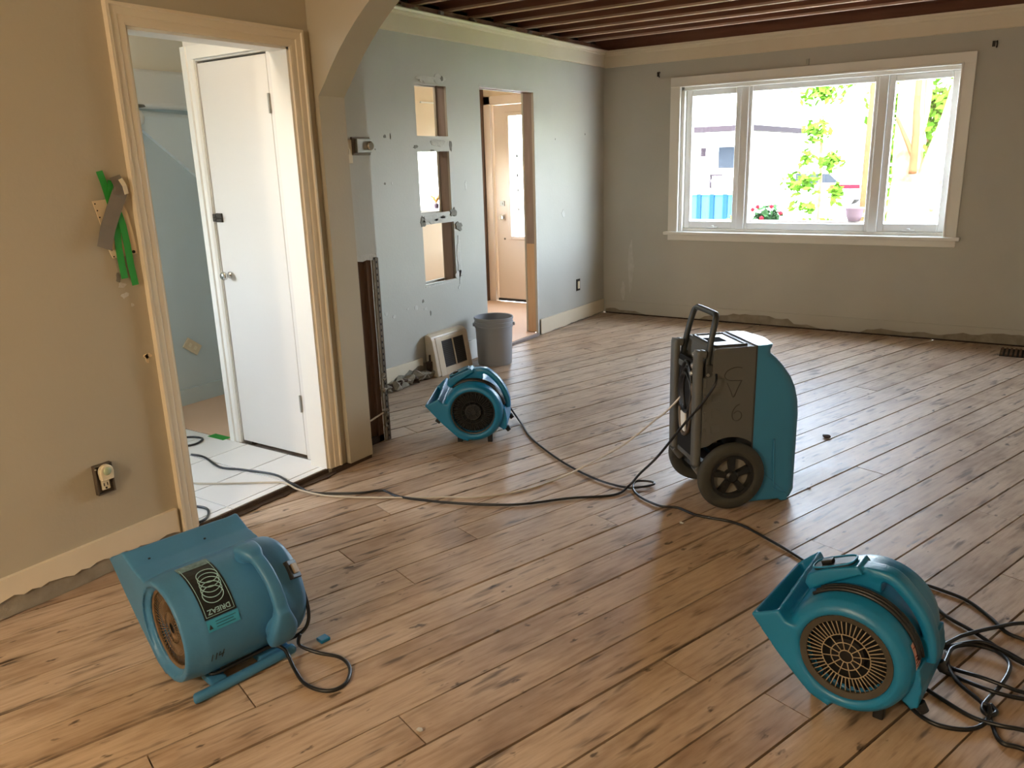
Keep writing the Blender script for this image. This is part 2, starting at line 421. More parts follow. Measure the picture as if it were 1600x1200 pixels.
# ragged strip of bare drywall down the right edge of the opening
b = BM()
zz = [0.03 + i * .085 for i in range(25)]; rw = ragged(25, .006, .024, 5)
prism(b, [(5.992 + .001, z) for z in zz] + [(5.992 + w, z) for z, w in reversed(list(zip(zz, rw)))], 'x', XW, XW + .004)
obj('torn_drywall_edge', b, M_plasterw, wall_left)
b = BM(); prism(b, [(5.225, 2.07), (5.992, 2.07), (5.992, 2.082), (5.6, 2.078), (5.225, 2.086)], 'x', XW, XW + .003); obj('torn_drywall_edge', b, M_plasterw, wall_left)
# scraped plaster patches around the niches and scars
def blob(y, z, w, h, seed, m, name='wall_scar', x=XW, t=.003, parent=wall_left, n=14):
    rr = random.Random(seed); pts = []
    for i in range(n):
        a = 2 * PI * i / n; k = rr.uniform(.55, 1.1)
        pts.append((y + w * k * math.cos(a), z + h * k * math.sin(a)))
    b = BM(); prism(b, pts, 'x', x, x + t); return obj(name, b, m, parent)
blob(4.60, 2.085, .13, .026, 1, M_plasterw, t=.006); blob(4.74, 2.095, .07, .04, 2, M_plasterw, t=.004); blob(4.765, 2.10, .018, .018, 3, M_paintdirty, t=.007)
blob(4.53, 2.072, .02, .012, 4, M_plasterw, t=.012)
blob(4.70, 1.66, .11, .034, 21, M_plasterw); blob(4.44, 1.635, .028, .012, 5, M_paintdirty); blob(4.835, 1.645, .016, .045, 6, M_paintdirty); blob(4.62, 1.61, .03, .008, 16, M_paintdirty)
blob(4.60, 1.135, .15, .036, 22, M_plasterw); blob(4.47, 1.12, .035, .055, 7, M_paintdirty); blob(4.70, 1.14, .035, .012, 8, M_paintdirty); blob(4.62, 1.125, .03, .01, 13, M_paintdirty)
blob(4.83, 1.165, .05, .038, 9, M_paintdirty, t=.005)
blob(4.885, 1.06, .05, .036, 10, M_paintdirty, t=.008); blob(4.875, .82, .028, .2, 11, M_plasterw, n=18); blob(4.86, .70, .045, .045, 12, M_plasterw)
blob(4.60, .655, .15, .008, 15, M_plasterw)
for (y, z, w, h, m) in ((4.13, 1.70, .02, .018, M_paintdirty), (4.185, 1.70, .006, .03, M_paintdirty), (4.03, 1.62, .008, .008, M_paintdirty), (4.10, 1.40, .014, .012, M_paintdirty),
                        (4.17, 1.40, .012, .018, M_plasterw), (4.86, .60, .02, .018, M_plasterw), (4.34, .52, .035, .03, M_plasterw), (4.42, .56, .02, .02, M_paintdirty), (4.45, .50, .035, .016, M_plasterw),
                        (4.02, .53, .03, .02, M_plasterw), (4.10, .50, .03, .02, M_plasterw), (4.25, .53, .02, .012, M_plasterw), (3.86, .62, .01, .06, M_paintdirty), (4.5, .46, .01, .03, M_paintdirty),
                        (3.72, .42, .02, .012, M_plasterw), (5.0, 1.35, .02, .05, M_plasterw), (6.35, 1.7, .008, .012, M_paintdirty), (6.47, 1.05, .05, .05, M_plasterw), (6.9, 1.75, .01, .012, M_paintdirty)):
    blob(y, z, w * .75, h * .75, random.random(), m, t=.002, n=9)

# ------------------------------------------------------------------ window wall, y = 7.28
YW = 7.28
WIN = (-2.93, -.66, .84, 2.13)
b = BM()
wall_panel(b, 'y', YW, YW + .16, -3.74, 1.3, 0, 2.502, [WIN])
wall_back = struct(obj('wall_back', b, M_wall))
def scar_back(x, z, w, h, seed, m, t=.004):
    rr = random.Random(seed); b = BM()
    prism(b, [(x + w * rr.uniform(.6, 1.1) * math.cos(2 * PI * i / 10), z + h * rr.uniform(.6, 1.1) * math.sin(2 * PI * i / 10)) for i in range(10)], 'y', YW - t, YW)
    obj('wall_scar', b, m, wall_back)
scar_back(-3.50, .24, .03, .1, 1, M_plasterw); scar_back(-3.42, .5, .035, .28, 2, M_plasterw, .0015)
window_1 = struct(empty('window_1', (-1.81, YW, 0)))
def wpart(name, boxes, m, bevel=.004):
    b = BM()
    for q in boxes: box(b, q[0] + 1.81, q[1] + 1.81, q[2], q[3], q[4], q[5])
    return obj(name, b, m, window_1, bevel=bevel)
# casing: flat boards with a raised inner bead
wpart('side_casing', [(-3.03, -2.935, -.022, 0, .835, 2.213), (-2.95, -2.932, -.03, 0, .835, 2.13)], M_white)
wpart('side_casing', [(-.692, -.597, -.022, 0, .835, 2.213), (-.695, -.677, -.03, 0, .835, 2.13)], M_white)
wpart('head_casing', [(-3.03, -.597, -.024, 0, 2.128, 2.213), (-2.95, -.677, -.032, 0, 2.125, 2.143)], M_white)
wpart('sill', [(-3.06, -.57, -.065, .06, .808, .838)], M_white, .006)
wpart('apron', [(-3.03, -.6, -.022, 0, .755, .81)], M_white)
wpart('jamb', [(-2.945, -2.90, 0, .14, .835, 2.13), (-.69, -.645, 0, .14, .835, 2.13), (-2.93, -.66, 0, .14, 2.095, 2.14), (-2.93, -.66, .03, .14, .80, .865)], M_white)
# vinyl frames (fixed centre, two casements)
def sash(x0, x1, z0, z1, fl, fr, fb, ft, y0=.05, y1=.10, name='sash'):
    wpart(name, [(x0, x0 + fl, y0, y1, z0, z1), (x1 - fr, x1, y0, y1, z0, z1), (x0 + fl, x1 - fr, y0, y1, z0, z0 + fb), (x0 + fl, x1 - fr, y0, y1, z1 - ft, z1)], M_vinyl, .006)
sash(-2.90, -2.39, .865, 2.095, .058, .05, .066, .05)
sash(-2.32, -1.27, .865, 2.095, .03, .03, .06, .045, .04, .10)
sash(-1.20, -.69, .865, 2.095, .05, .058, .066, .05)
wpart('mullion', [(-2.39, -2.32, .03, .12, .865, 2.095)], M_vinyl); wpart('mullion', [(-1.27, -1.20, .03, .12, .865, 2.095)], M_vinyl)
for x0, x1 in ((-2.845, -2.435), (-2.295, -1.295), (-1.155, -.745)):
    b = BM(); box(b, x0 + 1.81, x1 + 1.81, .068, .074, .92, 2.06); obj('pane', b, M_glass, window_1)
for x in (-2.61, -.955):
    o = wpart('casement_latch', [(x - .05, x + .05, .03, .05, .872, .886), (x - .012, x + .012, .015, .04, .88, .895)], M_vinyl, .003)
# curtain rod brackets
for x, z, lab in ((-3.154, 2.255, 'small dark curtain bracket on the wall above the left end of the window'), (-1.829, 2.248, 'small pale curtain bracket above the middle of the window casing'), (-.493, 2.253, 'dark curtain bracket on the wall right of the window, high up')):
    o = tag(empty('curtain_bracket', (x, YW, z)), lab, 'bracket', 'curtain rod brackets over the window')
    b = BM(); box(b, -.018, .002, -.006, 0, -.02, .02); obj('wall_plate', b, M_bronze if x != -1.829 else M_metal, o)
    b = BM(); tube(b, cr([(.008, 0, .012), (.014, -.03, .014), (.016, -.04, -.01), (.014, -.03, -.028), (.012, -.02, -.024)], 4), .005, 6); obj('hook', b, M_bronze if x != -1.829 else M_metal, o, smooth=True)

# ------------------------------------------------------------------ crown mouldings
def crown_left(y0, y1):
    prof = [(XW, 2.358), (XW + .018, 2.358), (XW + .022, 2.362), (XW + .022, 2.462), (XW + .034, 2.468), (XW + .036, 2.482), (XW + .048, 2.486), (XW + .052, 2.500), (XW + .046, 2.508), (XW, 2.508)]
    b = BM(); A = [b.verts.new((x, y0, z)) for x, z in prof]; B = [b.verts.new((x, y1, z)) for x, z in prof]
    b.faces.new(A); b.faces.new(B[::-1])
    for i in range(len(prof)): b.faces.new((A[i], B[i], B[(i + 1) % len(prof)], A[(i + 1) % len(prof)]))
    return struct(obj('trim_1', b, M_trim))
trim_1 = crown_left(3.21, YW)
rr = random.Random(9)
for i in range(26):   # crumbs of torn plaster along the crown's top edge
    y = rr.uniform(3.4, 7.2); b = BM(); box(b, XW + .004, XW + rr.uniform(.02, .045), y, y + rr.uniform(.02, .09), 2.506, 2.506 + rr.uniform(.006, .02)); obj('plaster_crumb', b, M_plaster, trim_1)
prof = [(0, 2.352), (-.018, 2.352), (-.022, 2.356), (-.022, 2.45), (-.030, 2.458), (-.034, 2.474), (-.044, 2.48), (-.046, 2.500), (0, 2.503)]
b = BM(); prism(b, [(YW + d, z) for d, z in prof], 'x', XW + .02, 1.3); trim_2 = struct(obj('trim_2', b, M_trim))

# ------------------------------------------------------------------ baseboards, with broken lower edges over bare plaster
def base_x(name, x, y0, y1, top, rag, seed, m=M_trim, t=.016, plaster=True):
    """baseboard on a wall facing +x"""
    n = max(4, int((y1 - y0) / .03)); ys = [y0 + (y1 - y0) * i / n for i in range(n + 1)]
    lo = ragged(n + 1, rag[0], rag[1], seed)
    b = BM(); prism(b, [(y0, top), (y1, top)] + [(y, z) for y, z in reversed(list(zip(ys, lo)))], 'x', x, x + t)
    o = struct(obj(name, b, m))
    if plaster:
        b = BM(); lo2 = ragged(n + 1, .0, .008, seed + 1)
        prism(b, [(y0, top - .01), (y1, top - .01)] + [(y, z) for y, z in reversed(list(zip(ys, lo2)))], 'x', x, x + t * .5); obj('bare_plaster', b, M_plaster, o)
    return o
base_x('baseboard_left', XW, 6.03, 7.26, .142, (.004, .018), 4)
base_x('baseboard_left_middle', XW, 4.72, 5.225, .16, (.004, .012), 14, m=M_white)
base_x('baseboard_left_broken', XW, 3.2, 4.36, .15, (.05, .10), 31)
b = BM()
n = 90; xs = [XW + .03 + (1.28 - XW) * i / n for i in range(n + 1)]
lo = [min(.095, max(.012, v + (.028 if 18 < i < 34 or i > 44 else -.02))) for i, v in enumerate(ragged(n + 1, .015, .075, 23))]
prism(b, [(xs[0], .13), (xs[-1], .13)] + [(x, z) for x, z in reversed(list(zip(xs, lo)))], 'y', YW - .014, YW)
bb = struct(obj('baseboard_back', b, M_wall))
b = BM(); box(b, xs[0], xs[-1], YW - .007, YW, .012, .12); obj('bare_plaster', b, M_plaster, bb)
b = BM(); box(b, xs[0], xs[-1], YW - .012, YW + .002, -.002, .010); obj('dark_gap', b, M_subfl, bb)
# rubble where the floor register was pulled from the broken baseboard
rubble = tag(empty('rubble_heap', (XW, 4.2, 0)), 'grey crumbled plaster rubble at the wall foot left of the floor register', 'rubble')
rr = random.Random(12)
for i in range(46):
    y = rr.uniform(-.55, .3); s = rr.uniform(.012, .04) * (1.5 - abs(y))
    b = BM(); bmesh.ops.create_icosphere(b, subdivisions=1, radius=s)
    for v in b.verts: v.co = Vector((v.co.x * rr.uniform(.7, 1.2) + rr.uniform(.01, .07), v.co.y * rr.uniform(.8, 1.6) + y, max(-.001, v.co.z * rr.uniform(.6, 1.1) + s * .6)))
    obj('plaster_chunk', b, M_plaster if i % 4 else M_dirt, rubble)
b = BM(); ys = [-.62 + .08 * i for i in range(13)]
prism(b, [(ys[0], 0), (ys[-1], 0)] + [(y, z) for y, z in reversed(list(zip(ys, [.02, .05, .075, .09, .10, .11, .115, .12, .12, .115, .11, .09, .05])))], 'x', .002, .012); obj('broken_plaster_face', b, M_plaster, rubble)

# ------------------------------------------------------------------ near left wall with the doorway, x = -2.915
XN = -2.915
DOOR = (1.862, 2.642, -.1, 2.035)
b = BM(); wall_panel(b, 'x', XN - .1, XN, -3.5, 2.77, 0, 2.6, [DOOR]); wall_near = struct(obj('wall_near', b, M_wallnear))
base_x('baseboard_near', XN, -3.48, 1.772, .152, (.045, .085), 41, t=.018)
def nblob(y, z, w, h, s, m, t=.002): blob(y, z, w, h, s, m, x=XN, t=t, parent=wall_near, n=10)
for (y, z, w, h, m) in ((1.70, 1.10, .018, .012, M_plasterw), (1.705, 1.06, .022, .012, M_plasterw), (1.73, 1.02, .008, .008, M_plasterw), (1.755, .80, .012, .024, M_plate), (1.76, .81, .022, .012, M_plate), (1.69, 1.13, .012, .02, M_paintdirty)):
    nblob(y, z, w, h, random.random(), m)
# door casing
trim_3 = struct(empty('trim_3', (XN, 0, 0)))
def casing_profile(w): return [(0, 0), (.012, 0), (.014, .008), (.014, w * .4), (.018, w * .46), (.020, w * .8), (.026, w * .86), (.026, w), (0, w)]
def casing_set(y0, y1, zt, z0, w):
    prof = casing_profile(w); n = len(prof)
    legs = (('side_casing', lambda d, q: (d, y0 - q, z0), lambda d, q: (d, y0 - q, zt + q)), ('head_casing', lambda d, q: (d, y0 - q, zt + q), lambda d, q: (d, y1 + q, zt + q)), ('side_casing', lambda d, q: (d, y1 + q, zt + q), lambda d, q: (d, y1 + q, z0 + .03)))
    for nm, fa, fb in legs:
        b = BM(); A = [b.verts.new(fa(*p)) for p in prof]; B = [b.verts.new(fb(*p)) for p in prof]
        b.faces.new(A); b.faces.new(B[::-1])
        for i in range(n): b.faces.new((A[i], B[i], B[(i + 1) % n], A[(i + 1) % n]))
        obj(nm, b, M_trim, trim_3)
casing_set(DOOR[0] + .002, DOOR[1] - .002, DOOR[3] - .004, 0, .074)
b = BM(); box(b, -.115, .0, DOOR[0] - .002, DOOR[0] + .014, 0.03, 2.035); obj('jamb', b, M_trim, trim_3)
b = BM(); box(b, -.115, .0, DOOR[1] - .014, DOOR[1] + .002, 0.03, 2.035); obj('jamb', b, M_white, trim_3)
b = BM(); box(b, -.115, .0, DOOR[0], DOOR[1], 2.02, 2.037); obj('head_jamb', b, M_white, trim_3)

# ------------------------------------------------------------------ arch wall across the room, y 2.77-2.93
XP = -2.882
b = BM()
arch = []
cx, cz, rad = -1.723, 1.067, 1.38
a0 = math.acos((XP - cx) / rad)
for i in range(15):
    a = a0 + (R(100) - a0) * i / 14
    arch.append((cx + rad * math.cos(a), cz + rad * math.sin(a)))
# pier below the spring line, then vertical strips between the arch curve and the ceiling
box(b, XN - .1, XP, 2.765, 2.93, .02, 1.829)
arch[0] = (XP, 1.829)
strips = [(XN - .1, 1.829), (XP, 1.829)] + arch[1:] + [(1.3, arch[-1][1])]
for y in (2.765, 2.93):
    T = [b.verts.new((x, y, 2.84)) for x, z in strips]; Bt = [b.verts.new((x, y, z)) for x, z in strips]
    for i in range(len(strips) - 1): b.faces.new((Bt[i], Bt[i + 1], T[i + 1], T[i]))
for (x0, z0), (x1, z1) in zip(strips[1:], strips[2:]):
    b.faces.new([b.verts.new(p) for p in ((x0, 2.765, z0), (x1, 2.765, z1), (x1, 2.93, z1), (x0, 2.93, z0))])
bmesh.ops.remove_doubles(b, verts=b.verts, dist=1e-5)
wall_arch = struct(obj('wall_arch', b, M_wallnear))
# debris under the pier
b = BM(); box(b, XN - .06, XP - .004, 2.66, 2.925, .0, .02)
obj('debris_footing', b, M_dirt, wall_arch)

# stub wall behind the pier (closet side), plane x = -3.005, with the lower drywall cut away
XS = -3.005
b = BM(); wall_panel(b, 'x', XS - .014, XS, 2.93, 3.205, 1.035, 2.6, [])
box(b, -3.74, XS - .014, 3.19, 3.205, 1.035, 2.6)
box(b, -3.74, XS - .10, 3.15, 3.165, 0, 2.6)
wall_stub = struct(obj('wall_stub', b, M_wall))
b = BM(); ys = [2.93 + .275 * i / 10 for i in range(11)]; rg = ragged(11, 1.025, 1.05, 3)
prism(b, [(2.93, 1.06), (3.205, 1.06)] + [(y, z) for y, z in reversed(list(zip(ys, rg)))], 'x', XS - .012, XS + .002); obj('torn_drywall_edge', b, M_plasterw, wall_stub)
stud(wall_stub, XS - .10, XS - .012, 3.13, 3.17, 0, 2.55, M_oldwood)
stud(wall_stub, XS - .10, XS - .012, 2.95, 2.99, 0, 2.55, M_oldwood)
b = BM(); box(b, XS - .045, XS - .03, 2.93, 3.17, .0, 1.06); obj('backing_board', b, M_oldwood, wall_stub)
b = BM(); box(b, XS - .10, XS - .012, 2.93, 3.17, .0, .04); obj('sole_plate', b, M_subfl, wall_stub)
b = BM(); box(b, XS - .010, XS + .002, 3.17, 3.203, .0, 1.04); obj('drywall_strip', b, M_plaster, wall_stub)
b = BM(); box(b, XS - .0, XS + .004, 3.185, 3.209, 0, 1.035); box(b, XS - .028, XS + .004, 3.205, 3.209, 0, 1.035)
bead = obj('corner_bead', b, M_galv, wall_stub)
b = BM()
for i in range(30): box(b, XS + .0035, XS + .0048, 3.190, 3.197, .02 + i * .034, .032 + i * .034)
stuff(obj('punched_holes', b, M_dark, bead))
rr = random.Random(2)
for i in range(9):
    z = rr.uniform(.02, .4); b = BM(); bmesh.ops.create_icosphere(b, subdivisions=1, radius=rr.uniform(.006, .016))
    for v in b.verts: v.co += Vector((XS + .004, 3.18 + rr.uniform(-.02, .02), z))
    obj('plaster_crumb', b, M_plaster, wall_stub)
b = BM(); tube(b, [(XS + .0, 2.94, .16), (XS + .01, 3.05, .155), (XS + .0, 3.17, .17)], .005, 5); obj('torn_paper_strip', b, M_plate, wall_stub)

# thermostat and the plate beside it
t = tag(empty('thermostat', (XS, 3.145, 1.612)), 'old metal thermostat with a round dial on the narrow wall behind the arch', 'thermostat')
b = BM(); box(b, 0, .012, -.072, .06, -.045, .045); obj('back_plate', b, M_galv, t, bevel=.003)
b = BM(); box(b, .012, .03, -.055, .05, -.034, .036); obj('cover', b, M_metal, t, bevel=.004)
b = BM(); lathe(b, [(0, .03), (.022, .03), (.022, .042), (.018, .046), (0, .046)], 'x', 24, (0, .032, 0)); obj('dial', b, M_chrome, t, autosmooth=40)
t = tag(empty('switch_plate', (XS, 3.045, 1.585)), 'white blank switch plate left of the thermostat, half hidden by the arch', 'switch plate')
b = BM(); box(b, 0, .008, -.035, .03, -.058, .058); obj('plate', b, M_ivory, t, bevel=.003)
b = BM(); box(b, .008, .018, -.006, .006, -.014, .012); obj('toggle', b, M_ivory, t)

# ------------------------------------------------------------------ ceiling: joists and the boards above
b = BM(); box(b, -3.86, 1.3, 2.93, 7.44, 2.765, 2.80); ceiling = struct(obj('ceiling', b, M_joist))
for i in range(14):   # boards above the joists
    y = 2.94 + i * .325; b = BM(); box(b, -3.85, 1.29, y, y + .318, 2.752, 2.764); obj('ceiling_board', b, M_joist, ceiling)
y = 6.965
for i in range(12):
    yy = y - .343 * i
    if yy < 3.0: break
    b = BM(); box(b, -3.84, 1.29, yy, yy + .042, 2.575, 2.752); j = obj('joist', b, M_joist, ceiling)
    b = BM(); box(b, -3.84, 1.29, yy - .001, yy + .044, 2.56, 2.575); obj('lit_edge_strip', b, M_joistedge, j)  # pale strip: light on the joist underside put into its colour
b = BM(); box(b, -3.84, 1.29, YW + .03, YW + .16, 2.502, 2.84); obj('light_seal_board', b, M_joist, ceiling)  # board added to seal out light above the window wall
b = BM(); box(b, -3.87, XW - .04, 2.93, YW + .16, 2.50, 2.56); obj('top_plate', b, M_joist, ceiling)
b = BM(); box(b, -3.90, -3.842, 2.93, YW + .16, 2.50, 2.84); obj('light_seal_board', b, M_joist, ceiling)  # board added to stop sky light leaking into the joist bays
b = BM(); box(b, XN - .1, 1.3, -3.5, 2.77, 2.55, 2.6); struct(obj('ceiling_dining', b, M_ceilw))
# unseen slab added to keep sun out of ceiling gaps; walls behind the camera
b = BM(); box(b, -5.6, 1.6, -3.8, 7.75, 2.84, 2.95); struct(obj('roof', b, M_roof))
b = BM(); box(b, 1.3, 1.4, -3.5, 7.44, 0, 2.84); struct(obj('wall_right', b, M_wallnear))
b = BM(); box(b, XN - .1, 1.4, -3.6, -3.5, 0, 2.84); struct(obj('wall_rear', b, M_wallnear))

# ------------------------------------------------------------------ stair hall seen through the doorway
HT = .03
b = BM(); box(b, -4.75, XN - .015, .3, 2.70, 0, HT - .006); box(b, -4.75, -3.66, 2.70, 3.55, 0, HT - .006)
floor_hall = struct(obj('floor_hall', b, M_grout))
gx = [-4.27, -3.935, -3.60, -3.264, -2.975, XN - .012]; gy = [.345, .69, 1.032, 1.375, 1.718, 2.062, 2.405, 2.68]
for i in range(len(gx) - 1):
    for j in range(len(gy) - 1):
        b = BM(); box(b, gx[i] + .0035, gx[i + 1] - .0035, gy[j] + .0035, gy[j + 1] - .0035, HT - .006, HT); obj('tile', b, M_tile, floor_hall)
b = BM(); box(b, XN - .014, XN - .004, DOOR[0], DOOR[1], 0, HT - .002); obj('tile_edge', b, M_dirt, floor_hall)
b = BM(); n = 20; rg = ragged(n + 1, .012, .05, 77); ys = [DOOR[0] - .02 + (DOOR[1] - DOOR[0] + .1) * i / n for i in range(n + 1)]
prism(b, [(XN - .004, ys[0]), (XN - .004, ys[-1])] + [(XN + w, y) for y, w in reversed(list(zip(ys, rg)))], 'z', 0, .007); obj('threshold_debris', b, M_dirt, floor_hall)
b = BM(); box(b, -4.72, -3.69, 2.69, 3.53, HT - .006, HT); obj('floor_paper', b, M_paper, floor_hall)
t = obj('floor_tape', (lambda b: (box(b, -3.92, -3.78, 2.655, 2.71, HT, HT + .0012), b)[1])(BM()), M_green); tag(t, 'short green tape strip on the hall floor at the edge of the beige paper', 'tape')
# closet front wall (y 2.693) with its door
YC = 2.693
b = BM(); wall_panel(b, 'y', YC, YC + .06, -3.735, XN - .098, HT - .03, 2.45, [(-3.652, -3.128, HT - .04, 2.04)])
wall_closet = struct(obj('wall_closet', b, M_doorw))
b = BM(); box(b, -3.735, -3.675, YC + .06, 3.15, 0, 2.45); obj('closet_side', b, M_doorw, wall_closet)
b = BM(); prism(b, [(-3.742, YC), (-3.742, YC - .016), (-3.70, YC - .02), (-3.695, YC - .012), (-3.668, YC - .014), (-3.656, YC - .006), (-3.656, YC)], 'z', HT, 2.112); obj('side_casing', b, M_white, wall_closet)
b = BM(); box(b, -3.74, -3.03, YC - .014, YC, 2.05, 2.112); obj('head_casing', b, M_white, wall_closet)
door_2 = struct(empty('door_2', (-3.13, YC, HT)))
b = BM(); box(b, -.515, -.006, .004, .038, .012, 2.0); obj('door_slab', b, M_doorw, door_2, bevel=.002)
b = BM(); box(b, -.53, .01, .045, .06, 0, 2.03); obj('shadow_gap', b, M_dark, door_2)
for z in (.30, 1.78):
    b = BM(); tube(b, [(-.002, -.004, z - .045), (-.002, -.004, z + .045)], .007, 8); box(b, -.012, -.002, -.001, .003, z - .04, z + .04); obj('hinge', b, M_metal, door_2)
b = BM(); lathe(b, [(0, -.050), (.016, -.050), (.023, -.040), (.022, -.030), (.010, -.022), (.010, -.004), (.017, -.002), (.017, .004), (0, .004)], 'y', 20, (-.458, 0, .947)); obj('knob', b, M_chrome, door_2, smooth=True)
b = BM(); box(b, -.53, -.505, -.008, .002, 1.225, 1.265); box(b, -.505, -.46, -.006, .004, 1.222, 1.268); tube(b, [(-.515, -.012, 1.245), (-.445, -.012, 1.245)], .005, 6); obj('barrel_bolt', b, M_bronze, door_2, bevel=.002)
# blue-grey stair wall with sloping soffit
XG = -4.613
b = BM(); box(b, XG - .1, XG, 2.55, 3.65, 0, 1.925)
wall_stair = struct(obj('wall_stair', b, M_bluegrey))
b = BM(); prism(b, [(2.80, 1.885), (2.86, 1.84), (3.62, 1.21), (3.62, 1.84)], 'x', XG - .01, XG + .004)
for v in b.verts:
    if v.co.x > XG and abs((v.co.z - 1.885) + (v.co.y - 2.8) * .823) < .05 and v.co.z < 1.86: v.co.x += .028
obj('sloping_soffit', b, mat('pale_blue_soffit', (222, 230, 230), .6), wall_stair)  # paler blue than the stair wall around it
b = BM(); box(b, XG, XG + .014, 2.55, 3.63, HT, .135); obj('grey_baseboard', b, M_bluegrey, wall_stair)
b = BM(); box(b, XG - .1, XG + .10, 2.5, 3.65, 1.885, 2.10); obj('white_beam', b, M_white, wall_stair, bevel=.03, segs=4)
b = BM(); box(b, XG - .1, XG, .2, 3.65, 2.08, 2.45); box(b, XG - .1, XG + .05, 2.5, 3.65, 2.10, 2.45); obj('upper_wall', b, M_ceilw, wall_stair)
b = BM(); box(b, -4.75, -3.7, 3.55, 3.65, 0, 2.45); struct(obj('wall_stair_end', b, M_bluegrey))
b = BM(); box(b, -4.75, XN - .1, .2, 3.65, 2.45, 2.5); struct(obj('ceiling_hall', b, M_ceilw))
b = BM(); box(b, -4.75, XN - .1, .2, .3, 0, 2.5); struct(obj('wall_hall_south', b, M_bluegrey))
b = BM(); wall_panel(b, 'x', -4.85, -4.75, .2, 2.56, 0, 2.5, [(.35, 1.05, 1.05, 2.0)]); struct(obj('wall_hall_west', b, M_bluegrey))
t = tag(empty('hall_lamp', (-4.42, 2.80, 1.872)), 'frosted white lamp shade under the white beam, half behind the door casing', 'lamp')
b = BM(); lathe(b, [(0, .015), (.07, .015), (.075, .005), (.05, 0), (0, 0)], 'z', 24); obj('canopy', b, M_galv, t, smooth=True)
b = BM(); lathe(b, [(.03, .0), (.05, -.02), (.062, -.05), (.055, -.085), (.03, -.10), (0, -.102)], 'z', 24); obj('shade', b, M_globe, t, smooth=True)
t = tag(empty('hall_outlet_plate', (XG, 3.10, .405)), 'tilted beige outlet cover plate hanging on the blue-grey hall wall', 'outlet')
b = BM(); box(b, 0, .012, -.036, .036, -.06, .06)
bmesh.ops.rotate(b, verts=b.verts, cent=(0, 0, 0), matrix=Matrix.Rotation(R(52), 3, 'X')); obj('plate', b, M_plate, t, bevel=.003)
b = BM()
for z in (-.022, .022): box(b, .012, .014, -.012, .012, z - .01, z + .01)
bmesh.ops.rotate(b, verts=b.verts, cent=(0, 0, 0), matrix=Matrix.Rotation(R(52), 3, 'X')); stuff(obj('socket', b, M_ivory, t))

# ------------------------------------------------------------------ entry hall behind the left wall
XE = -5.25
b = BM(); box(b, XE, XW - .1, 3.65, YW, 0, HT); box(b, XW - .1, XW - .002, 5.23, 5.985, 0, HT)
floor_entry = struct(obj('floor_entry', b, M_paper))
b = BM(); box(b, XW - .004, XW + .02, 5.22, 5.99, 0, HT - .004); obj('threshold', b, M_greywood, floor_entry, bevel=.004)
b = BM(); wall_panel(b, 'x', XE - .1, XE, 3.65, YW + .1, 0, 2.55, [(6.24, 6.72, 1.08, 1.66)]); wall_entry = struct(obj('wall_entry_left', b, M_beigewall))
b = BM(); box(b, XE, XE + .012, 6.36, 6.60, 2.10, 2.114); obj('picture_rail', b, M_white, wall_entry)
b = BM(); box(b, XE - .06, XE + .03, 6.12, 6.82, 1.055, 1.085); obj('window_stool', b, M_white, wall_entry)
b = BM(); box(b, XE - .05, XE - .044, 6.14, 6.80, 1.08, 1.66); obj('window_pane', b, M_glass, wall_entry)
b = BM(); box(b, XE - .1, XW - .1, 3.65, YW + .1, 2.55, 2.6); struct(obj('ceiling_entry', b, M_ceilw))
b = BM(); box(b, XE - .1, XW - .1, 3.6, 3.65, 0, 2.6); struct(obj('wall_entry_south', b, M_beigewall))
b = BM(); wall_panel(b, 'y', YW, YW + .1, XE - .1, XW - .1, 0, 2.6, [(-5.05, -4.12, -.1, 2.105)]); wall_entry_front = struct(obj('wall_entry_front', b, M_beigewall))
b = BM(); box(b, -5.135, -5.05, -.02 + YW, YW, HT, 2.19); box(b, -4.12, -4.04, YW - .02, YW, HT, 2.19); box(b, -5.135, -4.04, YW - .02, YW, 2.105, 2.19); obj('door_casing', b, M_entrydoor, wall_entry_front, bevel=.004)
stud(wall_entry_front, -5.245, -5.14, YW - .09, YW - .001, HT, 2.5, M_oldwood, 'wood_trim')
door_1 = struct(empty('door_1', (-4.585, YW + .03, HT)))
b = BM(); wall_panel(b, 'y', 0, .045, -.455, .455, .03, 2.07, [(-.27, .27, .70, 1.965)]); obj('door_slab', b, M_entrydoor, door_1)
b = BM()
box(b, -.30, -.262, -.014, .0, .68, 1.99); box(b, .262, .30, -.014, 0, .68, 1.99); box(b, -.262, .262, -.014, 0, .68, .715); box(b, -.262, .262, -.014, 0, 1.955, 1.99); obj('lite_frame', b, M_entrydoor, door_1, bevel=.005)
b = BM(); box(b, -.265, .265, .02, .026, .705, 1.96); obj('glass', b, M_glass, door_1)
b = BM()
for x in (-.18, 0, .18): tube(b, [(x, .015, .71), (x, .015, 1.96)], .005, 6)
for z in (1.9, 1.78, .82):
    for sx in (-1, 1):
        for x in (-.18, .0, .18):
            tube(b, [(x + sx * (.015 + .035 * math.sin(a)), .015, z + .05 * math.cos(a)) for a in [PI * k / 8 for k in range(9)]], .004, 5)
for z in (1.55, 1.35, 1.2, 1.0): 
    for x in (-.18, 0, .18): tube(b, [(x, .015, z - .012), (x, .015, z + .012)], .010, 6)
stuff(obj('iron_scrollwork', b, M_iron, door_1))
b = BM(); box(b, -.40, -.345, -.012, 0, 1.035, 1.09); lathe(b, [(0, -.02), (.014, -.02), (.014, -.01), (0, -.01)], 'y', 16, (-.372, 0, 1.062)); obj('deadbolt', b, M_metal, door_1)
b = BM(); box(b, -.405, -.345, -.008, 0, .885, .945); lathe(b, [(0, -.055), (.02, -.053), (.026, -.04), (.02, -.028), (.01, -.02), (.01, -.006)], 'y', 18, (-.375, 0, .915)); obj('knob', b, M_chrome, door_1, autosmooth=40)
